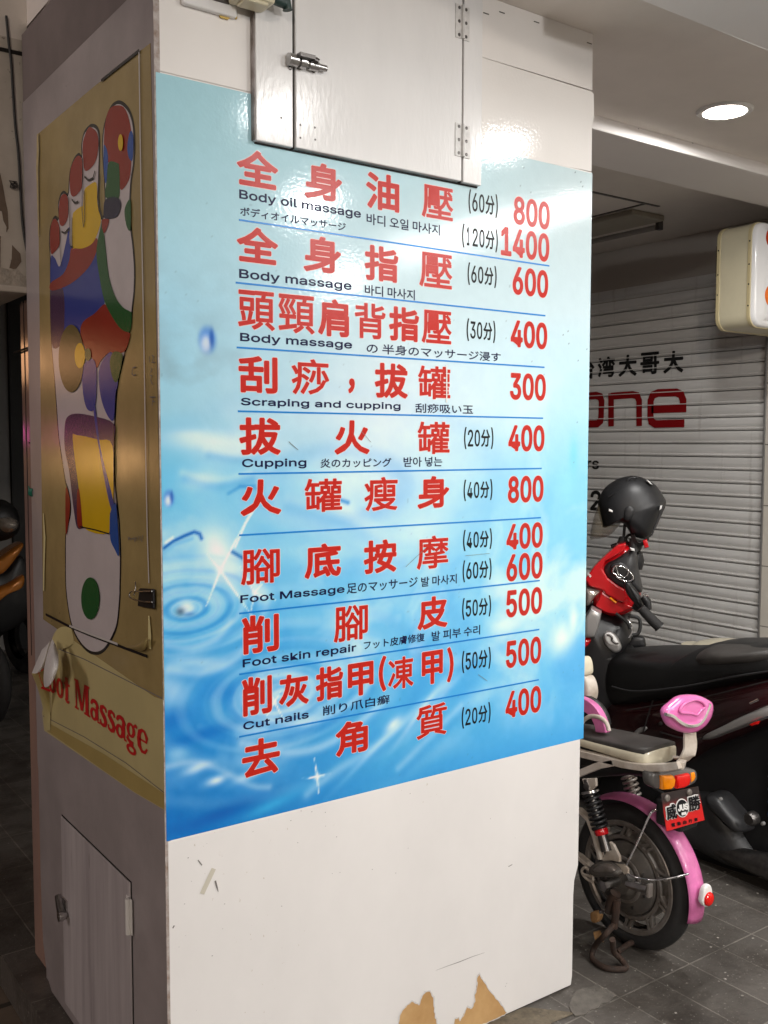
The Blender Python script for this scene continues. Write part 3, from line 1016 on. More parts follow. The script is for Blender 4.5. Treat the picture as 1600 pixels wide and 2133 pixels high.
def lay(mb, body, fk, to3, x0, x1, z0, z1, fat=0.0, off=0.001, sp=1.0, bbox=None):
    """fit the ink of a string into [x0,x1] x [z0,z1] of a plane; fat = stroke swelling in metres with round joins"""
    V, Fc, E = glyph(body, fk, sp)
    lo, hi = (V.min(0), V.max(0)) if bbox is None else bbox
    xa, xb, za, zb_ = x0 + fat, x1 - fat, z0 + fat, z1 - fat
    T = np.empty_like(V)
    T[:, 0] = xa + (V[:, 0] - lo[0]) / (hi[0] - lo[0]) * (xb - xa)
    T[:, 1] = za + (V[:, 1] - lo[1]) / (hi[1] - lo[1]) * (zb_ - za)
    h = 0.00003
    T_, lev = FILL[(body, fk, sp)]
    flat = [to3(T[i][0], T[i][1], off + (h * 0.5 if fat else 0) + lev[k] * 0.00002) for k, t_ in enumerate(T_) for i in t_]
    mb.add(flat, [(3 * k, 3 * k + 1, 3 * k + 2) for k in range(len(T_))])
    if fat:
        vs_, fs_ = [], []
        done = set()
        for i, j in E:
            p, q = T[i], T[j]
            d = q - p
            L = np.linalg.norm(d)
            if L < 1e-9: continue
            nn = np.array([-d[1], d[0]]) / L * fat
            k = len(vs_)
            for s in (p, q):
                for w_, hh in ((nn, 0.0), (nn * 0, h), (-nn, 0.0)):
                    vs_.append(to3(*(s + w_), off + hh))
            fs_ += [(k, k + 1, k + 4, k + 3), (k + 1, k + 2, k + 5, k + 4)]
            for s in (i, j):
                if s in done: continue
                done.add(s)
                k = len(vs_)
                vs_.append(to3(*T[s], off + h))
                for m_ in range(8):
                    vs_.append(to3(T[s][0] + fat * math.cos(m_ * PI / 4 + 0.2), T[s][1] + fat * math.sin(m_ * PI / 4 + 0.2), off))
                fs_ += [(k, k + 1 + m_, k + 1 + (m_ + 1) % 8) for m_ in range(8)]
        mb.add(vs_, fs_)
    return mb


# ================================================================== PRICE SIGN
sx0, sz0, sx1, sz1 = 0.0015, 0.695, 1.2165, 2.2125
sign = thing('price_sign', 'blue water drop price list sign with red characters on the column front', 'sign', (0.6, -0.001, 0.695))


def vnoise(x, y, seed):
    xi, yi = np.floor(x).astype(int), np.floor(y).astype(int)
    xf, yf = x - xi, y - yi
    u, v = xf * xf * (3 - 2 * xf), yf * yf * (3 - 2 * yf)
    def hsh(a, b_):
        n = (a * 374761393 + b_ * 668265263 + seed * 362437) & 0x7fffffff
        n = ((n ^ (n >> 13)) * 1274126177) & 0x7fffffff
        return ((n ^ (n >> 16)) & 0xffff) / 65535.0
    return (hsh(xi, yi) * (1 - u) + hsh(xi + 1, yi) * u) * (1 - v) + (hsh(xi, yi + 1) * (1 - u) + hsh(xi + 1, yi + 1) * u) * v


def fbm(x, y, seed, o=5):
    s, a, t_ = 0, 0.5, 0
    for k in range(o):
        s = s + a * vnoise(x * 2 ** k, y * 2 ** k, seed + k * 17)
        t_ += a
        a *= 0.5
    return s / t_


def build_sign_panel():
    nx, nz = 340, 430
    gx = np.linspace(sx0, sx1, nx)
    gz = np.linspace(sz0, sz1, nz)
    X, Z = np.meshgrid(gx, gz)
    # printed artwork: pale sky to deep blue water (measured at rows of the picture)
    rows = [(250, (160, 202, 214), (176, 212, 222), (188, 207, 212)), (450, (164, 206, 220), (188, 213, 221), (190, 207, 211)),
            (650, (158, 204, 224), (197, 219, 226), (191, 212, 219)), (850, (152, 200, 220), (203, 219, 227), (172, 213, 232)),
            (1000, (112, 190, 226), (190, 218, 232), (132, 202, 236)), (1150, (92, 178, 222), (152, 206, 233), (126, 198, 234)),
            (1300, (92, 176, 222), (108, 184, 226), (120, 196, 234)), (1450, (58, 148, 210), (88, 172, 220), (98, 180, 228)),
            (1560, (36, 128, 200), (74, 162, 214), (66, 156, 218)), (1700, (18, 106, 184), (48, 138, 204), (58, 150, 214))]
    zs, cols = [], []
    for py, *cc in rows[::-1]:
        zs.append([ony((q, py))[2] for q in (360, 800, 1190)])
        cols.append(cc)
    zs = np.array(zs)
    cols = np.array(cols, float)
    xk = np.array([ony((q, 900))[0] for q in (360, 800, 1190)])
    out = np.zeros((nz, nx, 3))
    for c in range(3):
        a = [np.interp(gz, zs[:, k], cols[:, k, c]) for k in range(3)]
        A = np.array(a)
        for i in range(nz):
            out[i, :, c] = np.interp(gx, xk, A[:, i])
    def blend(mask, colr):
        nonlocal out
        m_ = np.clip(mask, 0, 1)[..., None]
        out = out * (1 - m_) + np.array(colr, float) * m_
    F2 = lambda px, py: ony((px, py))[[0, 2]]
    # wispy clouds
    wx = X + 0.10 * (fbm(X * 5, Z * 5, 5) - 0.5)
    wz = Z + 0.10 * (fbm(X * 5 + 9, Z * 5, 6) - 0.5)
    n1 = fbm(wx * 4.2, wz * 5.5, 11)
    n2 = fbm(wx * 9, wz * 4, 23)
    lowm = np.clip((1.75 - Z) / 0.5, 0, 1) * np.clip((Z - 0.72) / 0.25, 0, 1)
    blend(np.clip((n1 - 0.52) * 3.2, 0, 0.65) * lowm, (226, 240, 247))
    blend(np.clip((n2 - 0.60) * 3.0, 0, 0.40) * lowm, (235, 244, 250))
    blend(np.clip((0.44 - n1) * 3.0, 0, 0.45) * np.clip((1.5 - Z) / 0.5, 0, 1), (60, 152, 216))
    def blob(px, py, rx, rz, colr, a=1.0, ang=0.0, p=2.0):
        c = F2(px, py)
        dx, dz = X - c[0], Z - c[1]
        ca, sa = math.cos(ang), math.sin(ang)
        u, v = (dx * ca + dz * sa) / rx, (-dx * sa + dz * ca) / rz
        blend(a * np.exp(-((u * u + v * v) ** (p / 2)) * 1.5), colr)
    WH = (236, 244, 250)
    # broad light and dark waves on the left and below
    for s in ((440, 920, .11, .022, WH, .7, -.05), (400, 905, .05, .012, WH, .4, 0), (420, 1000, .05, .02, WH, .5, .15), (520, 930, .12, .03, (205, 224, 232), .7, 0),
              (450, 1140, .06, .045, WH, .95, -.9), (480, 1190, .05, .04, WH, .75, -.7), (530, 1225, .05, .022, WH, .7, -.9), (350, 1190, .05, .02, (190, 224, 240), .6, .1),
              (640, 1090, .16, .03, (176, 216, 238), .6, -.25), (720, 1060, .10, .02, WH, .5, -.5), (880, 1110, .10, .06, (196, 226, 242), .6, .3), (1170, 1330, .06, .05, WH, .85, .4),
              (1195, 1290, .02, .05, WH, .7, 0), (1050, 1300, .07, .025, (214, 234, 246), .6, .3), (1195, 950, .02, .06, (120, 204, 240), .8, 0), (1180, 1010, .03, .05, (140, 210, 240), .7, 0),
              (1000, 1450, .08, .03, (180, 220, 242), .5, .3), (360, 1440, .04, .05, WH, .5, 0), (420, 1380, .08, .02, (210, 232, 244), .6, -.2),
              (820, 1510, .03, .017, WH, .95, .5), (870, 1490, .09, .010, (214, 234, 246), .7, .75), (780, 1560, .12, .010, (170, 214, 240), .6, .6), (920, 1450, .10, .012, (170, 214, 240), .5, .65),
              (410, 1600, .035, .012, WH, .9, .1), (452, 1625, .030, .012, WH, .95, .1), (520, 1615, .05, .012, (200, 228, 244), .7, .2), (370, 1570, .03, .02, (150, 205, 236), .6, 0),
              (420, 1530, .10, .018, (16, 100, 186), .7, .1), (360, 1500, .05, .03, (20, 104, 190), .7, .2), (470, 1690, .12, .02, (6, 78, 164), .6, .15), (640, 1640, .08, .02, (44, 142, 206), .7, .2),
              (460, 1440, .05, .03, (28, 116, 198), .65, 0), (700, 1230, .10, .04, (84, 176, 226), .6, .2), (1080, 1180, .08, .03, (100, 190, 234), .6, .2), (560, 1680, .07, .014, (60, 170, 220), .7, .2)):
        blob(*s[:5], a=s[5], ang=s[6])
    # ripples round the two drops
    def ripple(px, py, ex, ez, rmax, lam, a, ph=0.0, lo=0.0):
        c = F2(px, py)
        u, v = (X - c[0]) / ex, (Z - c[1]) / ez
        rr = np.sqrt(u * u + v * v) + 0.012 * (fbm(X * 10, Z * 10, 31) - 0.5)
        w = np.sin(2 * PI * rr / lam + ph)
        env = np.clip(1 - rr / rmax, 0, 1) ** 0.7 * (rr > lo)
        mod = 0.45 + 0.55 * np.clip(fbm(X * 7 + 3, Z * 7, 41) * 2 - 0.5, 0, 1)
        blend(np.clip(w, 0, 1) ** 1.6 * env * a * mod, (224, 239, 248))
        blend(np.clip(-w, 0, 1) ** 2 * env * a * 0.75 * mod, (30, 118, 200))
    ripple(388, 1268, 1.25, 0.62, 0.19, 0.046, 0.72)
    ripple(585, 1445, 1.5, 0.75, 0.20, 0.050, 0.66, 0.8)
    ripple(388, 1268, 1.25, 0.62, 0.11, 0.021, 0.45)
    ripple(585, 1445, 1.5, 0.75, 0.13, 0.023, 0.40)
    ripple(585, 1440, 1.9, 0.9, 0.42, 0.085, 0.30, 2.0, 0.10)
    ripple(700, 1010, 3.4, 1.5, 0.16, 0.09, 0.40, 1.0)
    blob(388, 1264, .020, .017, (225, 238, 245), .9)
    blob(376, 1274, .012, .010, (70, 96, 120), .85)
    blob(395, 1280, .016, .006, (70, 120, 180), .7)
    def stroke(pts, w, colr, a=1.0):
        Pp = [F2(*q) for q in pts]
        d2 = np.full(X.shape, 9.0)
        for p, q in zip(Pp[:-1], Pp[1:]):
            d = q - p
            t_ = np.clip(((X - p[0]) * d[0] + (Z - p[1]) * d[1]) / (d @ d), 0, 1)
            d2 = np.minimum(d2, (X - p[0] - d[0] * t_) ** 2 + (Z - p[1] - d[1] * t_) ** 2)
        blend(a * np.exp(-d2 / (w * w)), colr)
    stroke([(342, 1142), (360, 1128), (385, 1116), (405, 1108), (416, 1112), (420, 1122)], .0035, (26, 92, 176))
    stroke([(342, 1150), (365, 1134), (400, 1122)], .004, (120, 186, 226), .9)
    stroke([(345, 1130), (360, 1120)], .003, (240, 246, 250), .8)
    stroke([(500, 1012), (535, 1018), (540, 1020)], .004, (88, 160, 214), .7)
    stroke([(476, 1028), (500, 1014), (530, 1012)], .004, (70, 150, 210), .7)
    stroke([(705, 1040), (725, 1047)], .005, (60, 136, 200), .9)
    stroke([(482, 1148), (505, 1162)], .004, (34, 100, 170), .9)
    for pts_, w_, a_ in (([(640, 1655), (700, 1605), (760, 1570), (820, 1525), (880, 1470), (930, 1425)], .007, .55), ([(560, 1502), (640, 1505), (700, 1484), (748, 1450), (770, 1420)], .006, .7), ([(505, 1548), (590, 1568), (670, 1556), (740, 1512), (800, 1460)], .006, .6),
                       ([(345, 1598), (400, 1588), (450, 1600), (520, 1636), (560, 1640)], .005, .6), ([(352, 1395), (420, 1402), (480, 1380), (520, 1345)], .006, .6), ([(348, 1345), (400, 1350), (450, 1330), (480, 1295)], .005, .55),
                       ([(430, 935), (500, 945), (560, 930)], .005, .5), ([(380, 985), (450, 1000), (520, 985)], .005, .5), ([(600, 1040), (680, 1062), (760, 1100), (830, 1160)], .008, .35), ([(860, 1350), (940, 1380), (1010, 1350), (1060, 1320)], .010, .35), ([(830, 1600), (900, 1530), (960, 1470)], .006, .45)):
        stroke(catmull([np.array(q_, float) for q_ in pts_], 3, closed=False), w_ * 1.7, WH, a_ * .55)
        stroke(catmull([np.array(q_, float) + (6, 14) for q_ in pts_], 3, closed=False), w_ * 2.0, (40, 130, 204), a_ * .4)
    # hanging drops
    for px, py, s in ((432, 708, 1.0), (352, 1038, 0.62)):
        blob(px, py, .021 * s, .030 * s, (84, 136, 210), .95, p=5)
        blob(px - 3 * s, py + 8 * s, .013 * s, .020 * s, (214, 226, 244), .95, p=3)
        blob(px + 9 * s, py - 4 * s, .006 * s, .022 * s, (40, 84, 168), .8, p=3)
    # sparkles
    for px, py, arms, s in ((459, 1188, ((525, 1060), (432, 1155), (430, 1262), (530, 1290)), 1.0), (572, 1462, ((556, 1430), (585, 1440), (556, 1492), (592, 1500)), .7), (661, 1618, ((655, 1580), (630, 1622), (690, 1612), (664, 1652)), .8),
                            (530, 1235, ((500, 1180), (575, 1250), (520, 1290), (560, 1200)), .6)):
        for q in arms:
            stroke([(px, py), ((px + q[0]) / 2, (py + q[1]) / 2)], .0030 * s, (244, 250, 253), .7)
            stroke([(px, py), q], .0015 * s, (244, 250, 253), .65)
        blob(px, py, .011 * s, .011 * s, (248, 252, 254), .9)
    stroke([(530, 1060), (512, 1090), (490, 1140)], .0022, (246, 251, 253), .9)
    # paper grain and grime rubbed into the print
    g = fbm(X * 60, Z * 60, 77, 3)
    out = out + (g[..., None] - 0.5) * 5
    d1 = np.clip((fbm(X * 9, Z * 14, 91) - 0.56) * 4, 0, 1) * np.clip(1 - X / 0.42, 0, 1) * np.clip(1 - np.abs(Z - 1.66) / 0.25, 0, 1)
    blend(d1 * 0.4, (120, 140, 150))
    spk = (vnoise(X * 190, Z * 190, 123) > 0.965) & (fbm(X * 6, Z * 6, 130) > 0.52)
    edge = np.clip((X - 0.85) / 0.3, 0, 1) * np.clip((Z - 1.3) / 0.5, 0, 1)
    blend(spk * (0.15 + 0.6 * edge) * (vnoise(X * 90, Z * 90, 5) > 0.3), (70, 84, 92))
    lin = np.clip(out, 0, 255) / 255
    lin = np.where(lin <= 0.04045, lin / 12.92, ((lin + 0.055) / 1.055) ** 2.4) * 1.08
    lum = lin.mean(2, keepdims=True)
    lin = np.clip(lum + (lin - lum) * 1.02, 0.004, 0.84)
    V = np.stack([X - 0.6, np.zeros_like(X) + 0.001, Z - 0.695], -1).reshape(-1, 3)
    idx = np.arange(nx * nz).reshape(nz, nx)
    Fc = np.stack([idx[:-1, :-1], idx[:-1, 1:], idx[1:, 1:], idx[1:, :-1]], -1).reshape(-1, 4)
    me = bpy.data.meshes.new('panel')
    me.vertices.add(len(V))
    me.vertices.foreach_set('co', V.astype(np.float32).ravel())
    me.loops.add(Fc.size)
    me.loops.foreach_set('vertex_index', Fc.astype(np.int32).ravel())
    me.polygons.add(len(Fc))
    me.polygons.foreach_set('loop_start', np.arange(0, Fc.size, 4, dtype=np.int32))
    me.update(calc_edges=True)
    ca = me.color_attributes.new('artwork', 'FLOAT_COLOR', 'POINT')
    rgba = np.ones((nx * nz, 4), np.float32)
    rgba[:, :3] = lin.reshape(-1, 3)
    ca.data.foreach_set('color', rgba.ravel())
    m = bpy.data.materials.new('printed_film')
    m.use_nodes = True
    nt = m.node_tree
    N, L = nt.nodes, nt.links
    bs = N['Principled BSDF']
    at = N.new('ShaderNodeAttribute')
    at.attribute_name = 'artwork'
    L.new(at.outputs['Color'], bs.inputs['Base Color'])
    bs.inputs['Roughness'].default_value = 0.10
    tc = N.new('ShaderNodeTexCoord')
    nb = N.new('ShaderNodeTexNoise')
    nb.inputs['Scale'].default_value = 140
    nb.inputs['Detail'].default_value = 3
    L.new(tc.outputs['Object'], nb.inputs['Vector'])
    bp = N.new('ShaderNodeBump')
    bp.inputs['Distance'].default_value = 0.00022
    L.new(nb.outputs['Fac'], bp.inputs['Height'])
    L.new(bp.outputs[0], bs.inputs['Normal'])
    me.materials.append(m)
    o = bpy.data.objects.new('panel', me)
    COL.objects.link(o)
    o.parent = sign
    return o


build_sign_panel()

front3 = lambda a, b_, h: (a, -h, b_)
c5 = crop(470, 280, 2.051)
c6 = crop(470, 820, 2.051)
c7 = crop(470, 1060, 2.051)


def box_of(cf, xl_, xr_, yt, yb):
    xm = (xl_ + xr_) / 2
    x0 = ony(cf(xl_, (yt + yb) / 2))[0]
    x1 = ony(cf(xr_, (yt + yb) / 2))[0]
    return x0, x1, ony(cf(xm, yb))[2], ony(cf(xm, yt))[2]


DENSE = '壓罐摩瘦質頭頸腳背凍痧'
def red_row(cf, items):
    tb, hb = MB(), MB()
    for ch, xl_, xr_, yt, yb in items:
        x0, x1, z0, z1 = box_of(cf, xl_, xr_, yt, yb)
        fw = 0.0016 if ch in DENSE else 0.0028
        lay(hb, ch, 'cjk', front3, x0 - 0.0012, x1 + 0.0012, z0 - 0.0012, z1 + 0.0012, fat=fw + 0.001, off=0.0001)
        lay(tb, ch, 'cjk', front3, x0, x1, z0, z1, fat=fw, off=0.0004)
        o = tb.build('title_character', M['red_print'], sign, fix=False)
        hb.build('character_outline', M['halo'], o, fix=False)
        tb, hb = MB(), MB()


def prices(cf, items):
    tb, hb = MB(), MB()
    for s, xl_, xr_, yt, yb in items:
        x0, x1, z0, z1 = box_of(cf, xl_, xr_, yt, yb)
        lay(hb, s, 'latin', front3, x0 - 0.0012, x1 + 0.0012, z0 - 0.0012, z1 + 0.0012, fat=0.0034, off=0.0001)
        lay(tb, s, 'latin', front3, x0, x1, z0, z1, fat=0.0028, off=0.0004)
        o = tb.build('price_lettering', M['red_print'], sign, fix=False)
        hb.build('lettering_outline', M['halo'], o, fix=False)
        tb, hb = MB(), MB()


def durations(cf, items):
    for s, xl_, xr_, yt, yb in items:
        x0, x1, z0, z1 = box_of(cf, xl_, xr_, yt, yb)
        tb = MB()
        n = len(s)
        # condensed: brackets, digits and the minute sign fitted one by one
        xs = x0
        w = x1 - x0
        cells = {'(': 0.10, ')': 0.10, '分': 0.28}
        tot = sum(cells.get(c, 0.19) for c in s)
        hh = z1 - z0
        for c in s:
            cw = cells.get(c, 0.19) * w / tot
            if c in '()': lay(tb, c, 'latin', front3, xs + cw * .15, xs + cw * .85, z0 - 0.02 * hh, z1 + 0.02 * hh, fat=0.0006, off=0.0005)
            elif c == '分': lay(tb, c, 'cjk', front3, xs + cw * .04, xs + cw * .96, z0 + .08 * hh, z1 - .08 * hh, fat=0.0009, off=0.0005)
            elif c == '1': lay(tb, c, 'latin', front3, xs + cw * .26, xs + cw * .66, z0 + .10 * hh, z1 - .10 * hh, fat=0.0007, off=0.0005)
            else: lay(tb, c, 'latin', front3, xs + cw * .10, xs + cw * .90, z0 + .10 * hh, z1 - .10 * hh, fat=0.0007, off=0.0005)
            xs += cw
        tb.build('duration_lettering', M['black_print'], sign, fix=False)


def line_text(cf, body, L, R, h, fk='cjk', m='navy', fat=0.0):
    a = ony(cf(*L))
    c = ony(cf(*R))
    a1 = ony(cf(L[0], L[1] - h))
    z0 = (a[2] + c[2]) / 2
    H = a1[2] - a[2]
    V, Fc, E = glyph(body, fk)
    lo, hi = V.min(0).copy(), V.max(0).copy()
    if fk == 'latin':
        cap = glyph('B', fk)[0][:, 1].max()
        zz0 = z0 + lo[1] / cap * H
        zz1 = z0 + hi[1] / cap * H
    else:
        zz0, zz1 = z0, z0 + H
    tb = MB()
    lay(tb, body, fk, front3, a[0], c[0], zz0, zz1, fat=fat, off=0.0005)
    tb.build('subtitle_lettering', M[m], sign, fix=False)


red_row(c5, [('全', 48, 224, 70, 226), ('身', 337, 497, 125, 283), ('油', 600, 742, 168, 325), ('壓', 838, 972, 222, 362)])
red_row(c5, [('全', 48, 224, 398, 550), ('身', 333, 493, 437, 592), ('指', 594, 738, 478, 628), ('壓', 828, 968, 508, 656)])
red_row(c5, [('頭', 53, 210, 668, 835), ('頸', 226, 380, 686, 850), ('肩', 395, 527, 704, 864), ('背', 552, 683, 722, 873), ('指', 698, 826, 738, 884), ('壓', 838, 965, 753, 894)])
red_row(c5, [('刮', 55, 222, 947, 1106), ('痧', 282, 442, 960, 1112), ('，', 524, 552, 1042, 1106), ('拔', 637, 778, 978, 1127), ('罐', 822, 960, 990, 1131)])
red_row(c6, [('拔', 58, 235, 102, 262), ('火', 465, 615, 114, 260), ('罐', 820, 957, 120, 258)])
red_row(c6, [('火', 63, 237, 366, 520), ('罐', 337, 497, 363, 505), ('瘦', 593, 735, 356, 500), ('身', 820, 955, 352, 490)])
red_row(c7, [('腳', 65, 232, 170, 320), ('底', 337, 493, 148, 294), ('按', 590, 730, 132, 274), ('摩', 817, 952, 115, 255)])
red_row(c7, [('削', 70, 228, 452, 615), ('腳', 462, 608, 412, 563), ('皮', 820, 948, 374, 512)])
red_row(c7, [('削', 70, 198, 715, 880), ('灰', 228, 355, 705, 842), ('指', 385, 502, 672, 815), ('甲', 522, 632, 656, 797), ('(', 654, 686, 628, 780), ('凍', 694, 803, 632, 768), ('甲', 838, 928, 606, 748), (')', 946, 974, 590, 740)])
red_row(c7, [('去', 70, 232, 980, 1140), ('角', 470, 608, 905, 1048), ('質', 815, 945, 835, 975)])
prices(c5, [('800', 1230, 1385, 276, 396), ('1400', 1176, 1383, 408, 532), ('600', 1226, 1378, 572, 692), ('400', 1218, 1374, 798, 914), ('300', 1215, 1368, 1021, 1136)])
prices(c6, [('400', 1208, 1362, 134, 247), ('800', 1206, 1358, 351, 465)])
prices(c7, [('400', 1200, 1355, 60, 171), ('600', 1200, 1354, 188, 304), ('500', 1199, 1352, 340, 456), ('500', 1198, 1348, 554, 670), ('400', 1196, 1348, 767, 882)])
durations(c5, [('(60分)', 1035, 1165, 247, 346), ('(120分)', 1007, 1165, 395, 492), ('(60分)', 1031, 1160, 556, 648), ('(30分)', 1027, 1155, 793, 885)])
durations(c6, [('(20分)', 1016, 1146, 145, 235), ('(40分)', 1014, 1142, 368, 455)])
durations(c7, [('(40分)', 1012, 1140, 88, 174), ('(60分)', 1010, 1138, 217, 306), ('(50分)', 1008, 1136, 377, 465), ('(50分)', 1007, 1135, 600, 690), ('(20分)', 1006, 1134, 838, 925)])
for cf, body, L, R, h, fk in (
        (c5, 'Body oil massage', (58, 277), (578, 353), 38, 'latin'), (c5, '바디 오일 마사지', (602, 386), (915, 430), 48, 'cjk'), (c5, 'ボディオイルマッサージ', (62, 350), (513, 412), 40, 'cjk'),
        (c5, 'Body massage', (58, 612), (538, 665), 38, 'latin'), (c5, '바디 마사지', (595, 690), (808, 706), 46, 'cjk'),
        (c5, 'Body massage', (62, 882), (540, 915), 35, 'latin'), (c5, 'の 半身のマッサージ浸す', (602, 937), (1175, 970), 44, 'cjk'),
        (c6, 'Scraping and cupping', (65, 45), (747, 70), 31, 'latin'), (c6, '刮痧吸い玉', (810, 82), (1057, 87), 41, 'cjk'),
        (c6, 'Cupping', (70, 312), (345, 311), 34, 'latin'), (c6, '炎のカッピング', (405, 318), (708, 312), 40, 'cjk'), (c6, '받아 넣는', (760, 312), (925, 312), 43, 'cjk'),
        (c7, 'Foot Massage', (63, 402), (508, 357), 33, 'latin'), (c7, '足のマッサージ', (517, 364), (820, 332), 44, 'cjk'), (c7, '발 마사지', (835, 332), (987, 320), 42, 'cjk'),
        (c7, 'Foot skin repair', (73, 677), (558, 607), 34, 'latin'), (c7, 'フット皮膚修復', (590, 600), (850, 568), 38, 'cjk'), (c7, '발 피부 수리', (880, 562), (1087, 540), 42, 'cjk'),
        (c7, 'Cut nails', (75, 945), (355, 893), 33, 'latin'), (c7, '削り爪白癬', (415, 880), (700, 835), 42, 'cjk')):
    line_text(cf, body, L, R, h, fk, fat=0.0007 if fk == 'latin' else 0.0004)
for cf, L, R in ((c5, (57, 365), (1383, 560)), (c5, (43, 633), (1366, 776)), (c5, (47, 910), (1362, 997)), (c6, (52, 75), (1356, 106)), (c6, (55, 343), (1350, 322)),
                 (c6, (58, 605), (1347, 533)), (c7, (58, 447), (1342, 310)), (c7, (58, 707), (1340, 518)), (c7, (58, 974), (1338, 733))):
    a, c = ony(cf(*L)), ony(cf(*R))
    z = (a[2] + c[2]) / 2
    MB().box((a[0], -0.0006, a[2] - 0.0019), (c[0], -0.0001, a[2] + 0.0019)).build('divider_line', M['line_blue'], sign)
for pix, w in (([c5(945, 985), c5(945, 1145)], .0035), ([c6(270, 205), c6(310, 240)], .0013), ([c6(580, 160), c6(622, 208)], .001), ([c7(1080, 708), c7(1118, 735)], .001), ([c7(1025, 200), c7(1128, 190)], .0008), ([c6(860, 655), c6(770, 740)], .001)):
    front_ribbon('scratch', pix, w, M['plate_white'] if w > .003 else M['scratch'], sign, off=-0.0016)

# ================================================================== FOOT POSTER on the street side
cA = crop(0, 0, 3.047)
poster = thing('foot_poster', 'aged cream poster of a painted foot reflexology chart on the column side', 'poster', (0, 0.45, 0.9))
pz = -0.0016
def L3(q, off):
    p = onx(q, -off)
    return (-off, p[1], p[2])
pp = [L3(q, 0.001) for q in ((78, 280), (196, 180), (313, 90), (341, 1458), (322, 1452), (90, 1290))]
MB().prism(pp, (0.0008, 0, 0)).build('sheet', M['olive'], poster)
# clear sleeve: white right edge, dark lower edge, black pen line on top
def side_rib(name, pix, w, m, parent, off, ws=None):
    P2 = [L3(q, off) for q in pix]
    v, f = ribbon2([(p[1], p[2]) for p in P2], ws or w)
    return MB().add([(-off, p[0], p[1]) for p in v], f).build(name, m, parent, fix=False)
side_rib('sleeve_edge', [cA(882, 330), cA(890, 900), cA(900, 1500), cA(912, 2100), cA(925, 2900), cA(935, 3400), cA(945, 3700)], 0.005, M['sleeve'], poster, 0.004)
side_rib('sleeve_top_edge', [cA(884, 318), cA(730, 440), cA(640, 512)], 0.006, M['z_black'], poster, 0.0042)
side_rib('sleeve_lower_edge', [c3(217, 182), c3(330, 240), c3(430, 282), c3(560, 330), c3(700, 382)], 0.0065, M['z_black'], poster, 0.0042)
side_rib('sleeve_lower_lip', [c3(330, 236), c3(440, 280), c3(560, 324)], 0.005, M['sleeve'], poster, 0.0048)
fp = [(765, 638), (820, 690), (850, 790), (857, 930), (850, 1050), (835, 1150), (828, 1300), (832, 1420), (848, 1560), (858, 1700), (855, 1850), (843, 1960), (838, 2030), (828, 2090), (800, 2228), (765, 2368), (745, 2478), (735, 2628), (728, 2778), (727, 2928), (735, 3078), (750, 3228), (760, 3328), (768, 3528), (765, 3728), (763, 3800), (747, 3963), (713, 4056), (667, 4129), (620, 4156), (567, 4147), (513, 4096), (467, 4016), (440, 3923), (420, 3789), (413, 3690), (412, 3528), (415, 3378), (440, 3278), (445, 3208), (430, 3118), (412, 3058), (395, 2948), (370, 2778), (355, 2578), (340, 2378), (325, 2208), (318, 2028), (316, 1850), (316, 1650), (310, 1540), (315, 1450), (335, 1385), (352, 1368), (370, 1378), (366, 1300), (383, 1230), (405, 1210), (430, 1225), (435, 1150), (445, 1070), (470, 1000), (498, 970), (516, 985), (514, 920), (530, 840), (560, 798), (585, 785), (615, 800), (632, 850), (634, 950), (630, 1100), (627, 1250), (630, 1320), (642, 1365), (652, 1370), (660, 1340), (663, 1250), (655, 1100), (646, 950), (653, 820), (680, 720), (715, 655)]
outl = catmull([L3(cA(*q), 0.0022)[1:] for q in fp], 4)
def shrink(P, d):
    n = len(P)
    out = []
    for i in range(n):
        t = P[(i + 1) % n] - P[i - 1]
        t = t / (np.linalg.norm(t) + 1e-9)
        out.append(P[i] + np.array([-t[1], t[0]]) * d)
    return out
area = sum(outl[i][0] * outl[(i + 1) % len(outl)][1] - outl[(i + 1) % len(outl)][0] * outl[i][1] for i in range(len(outl)))
sg = 1 if area > 0 else -1
foot = MB().poly([(-0.0016, p[0], p[1]) for p in outl]).build('foot_outline', M['z_black'], poster, fix=False)
MB().poly([(-0.0019, p[0], p[1]) for p in shrink(outl, sg * 0.0075)]).build('sole', M['z_white'], foot, fix=False)
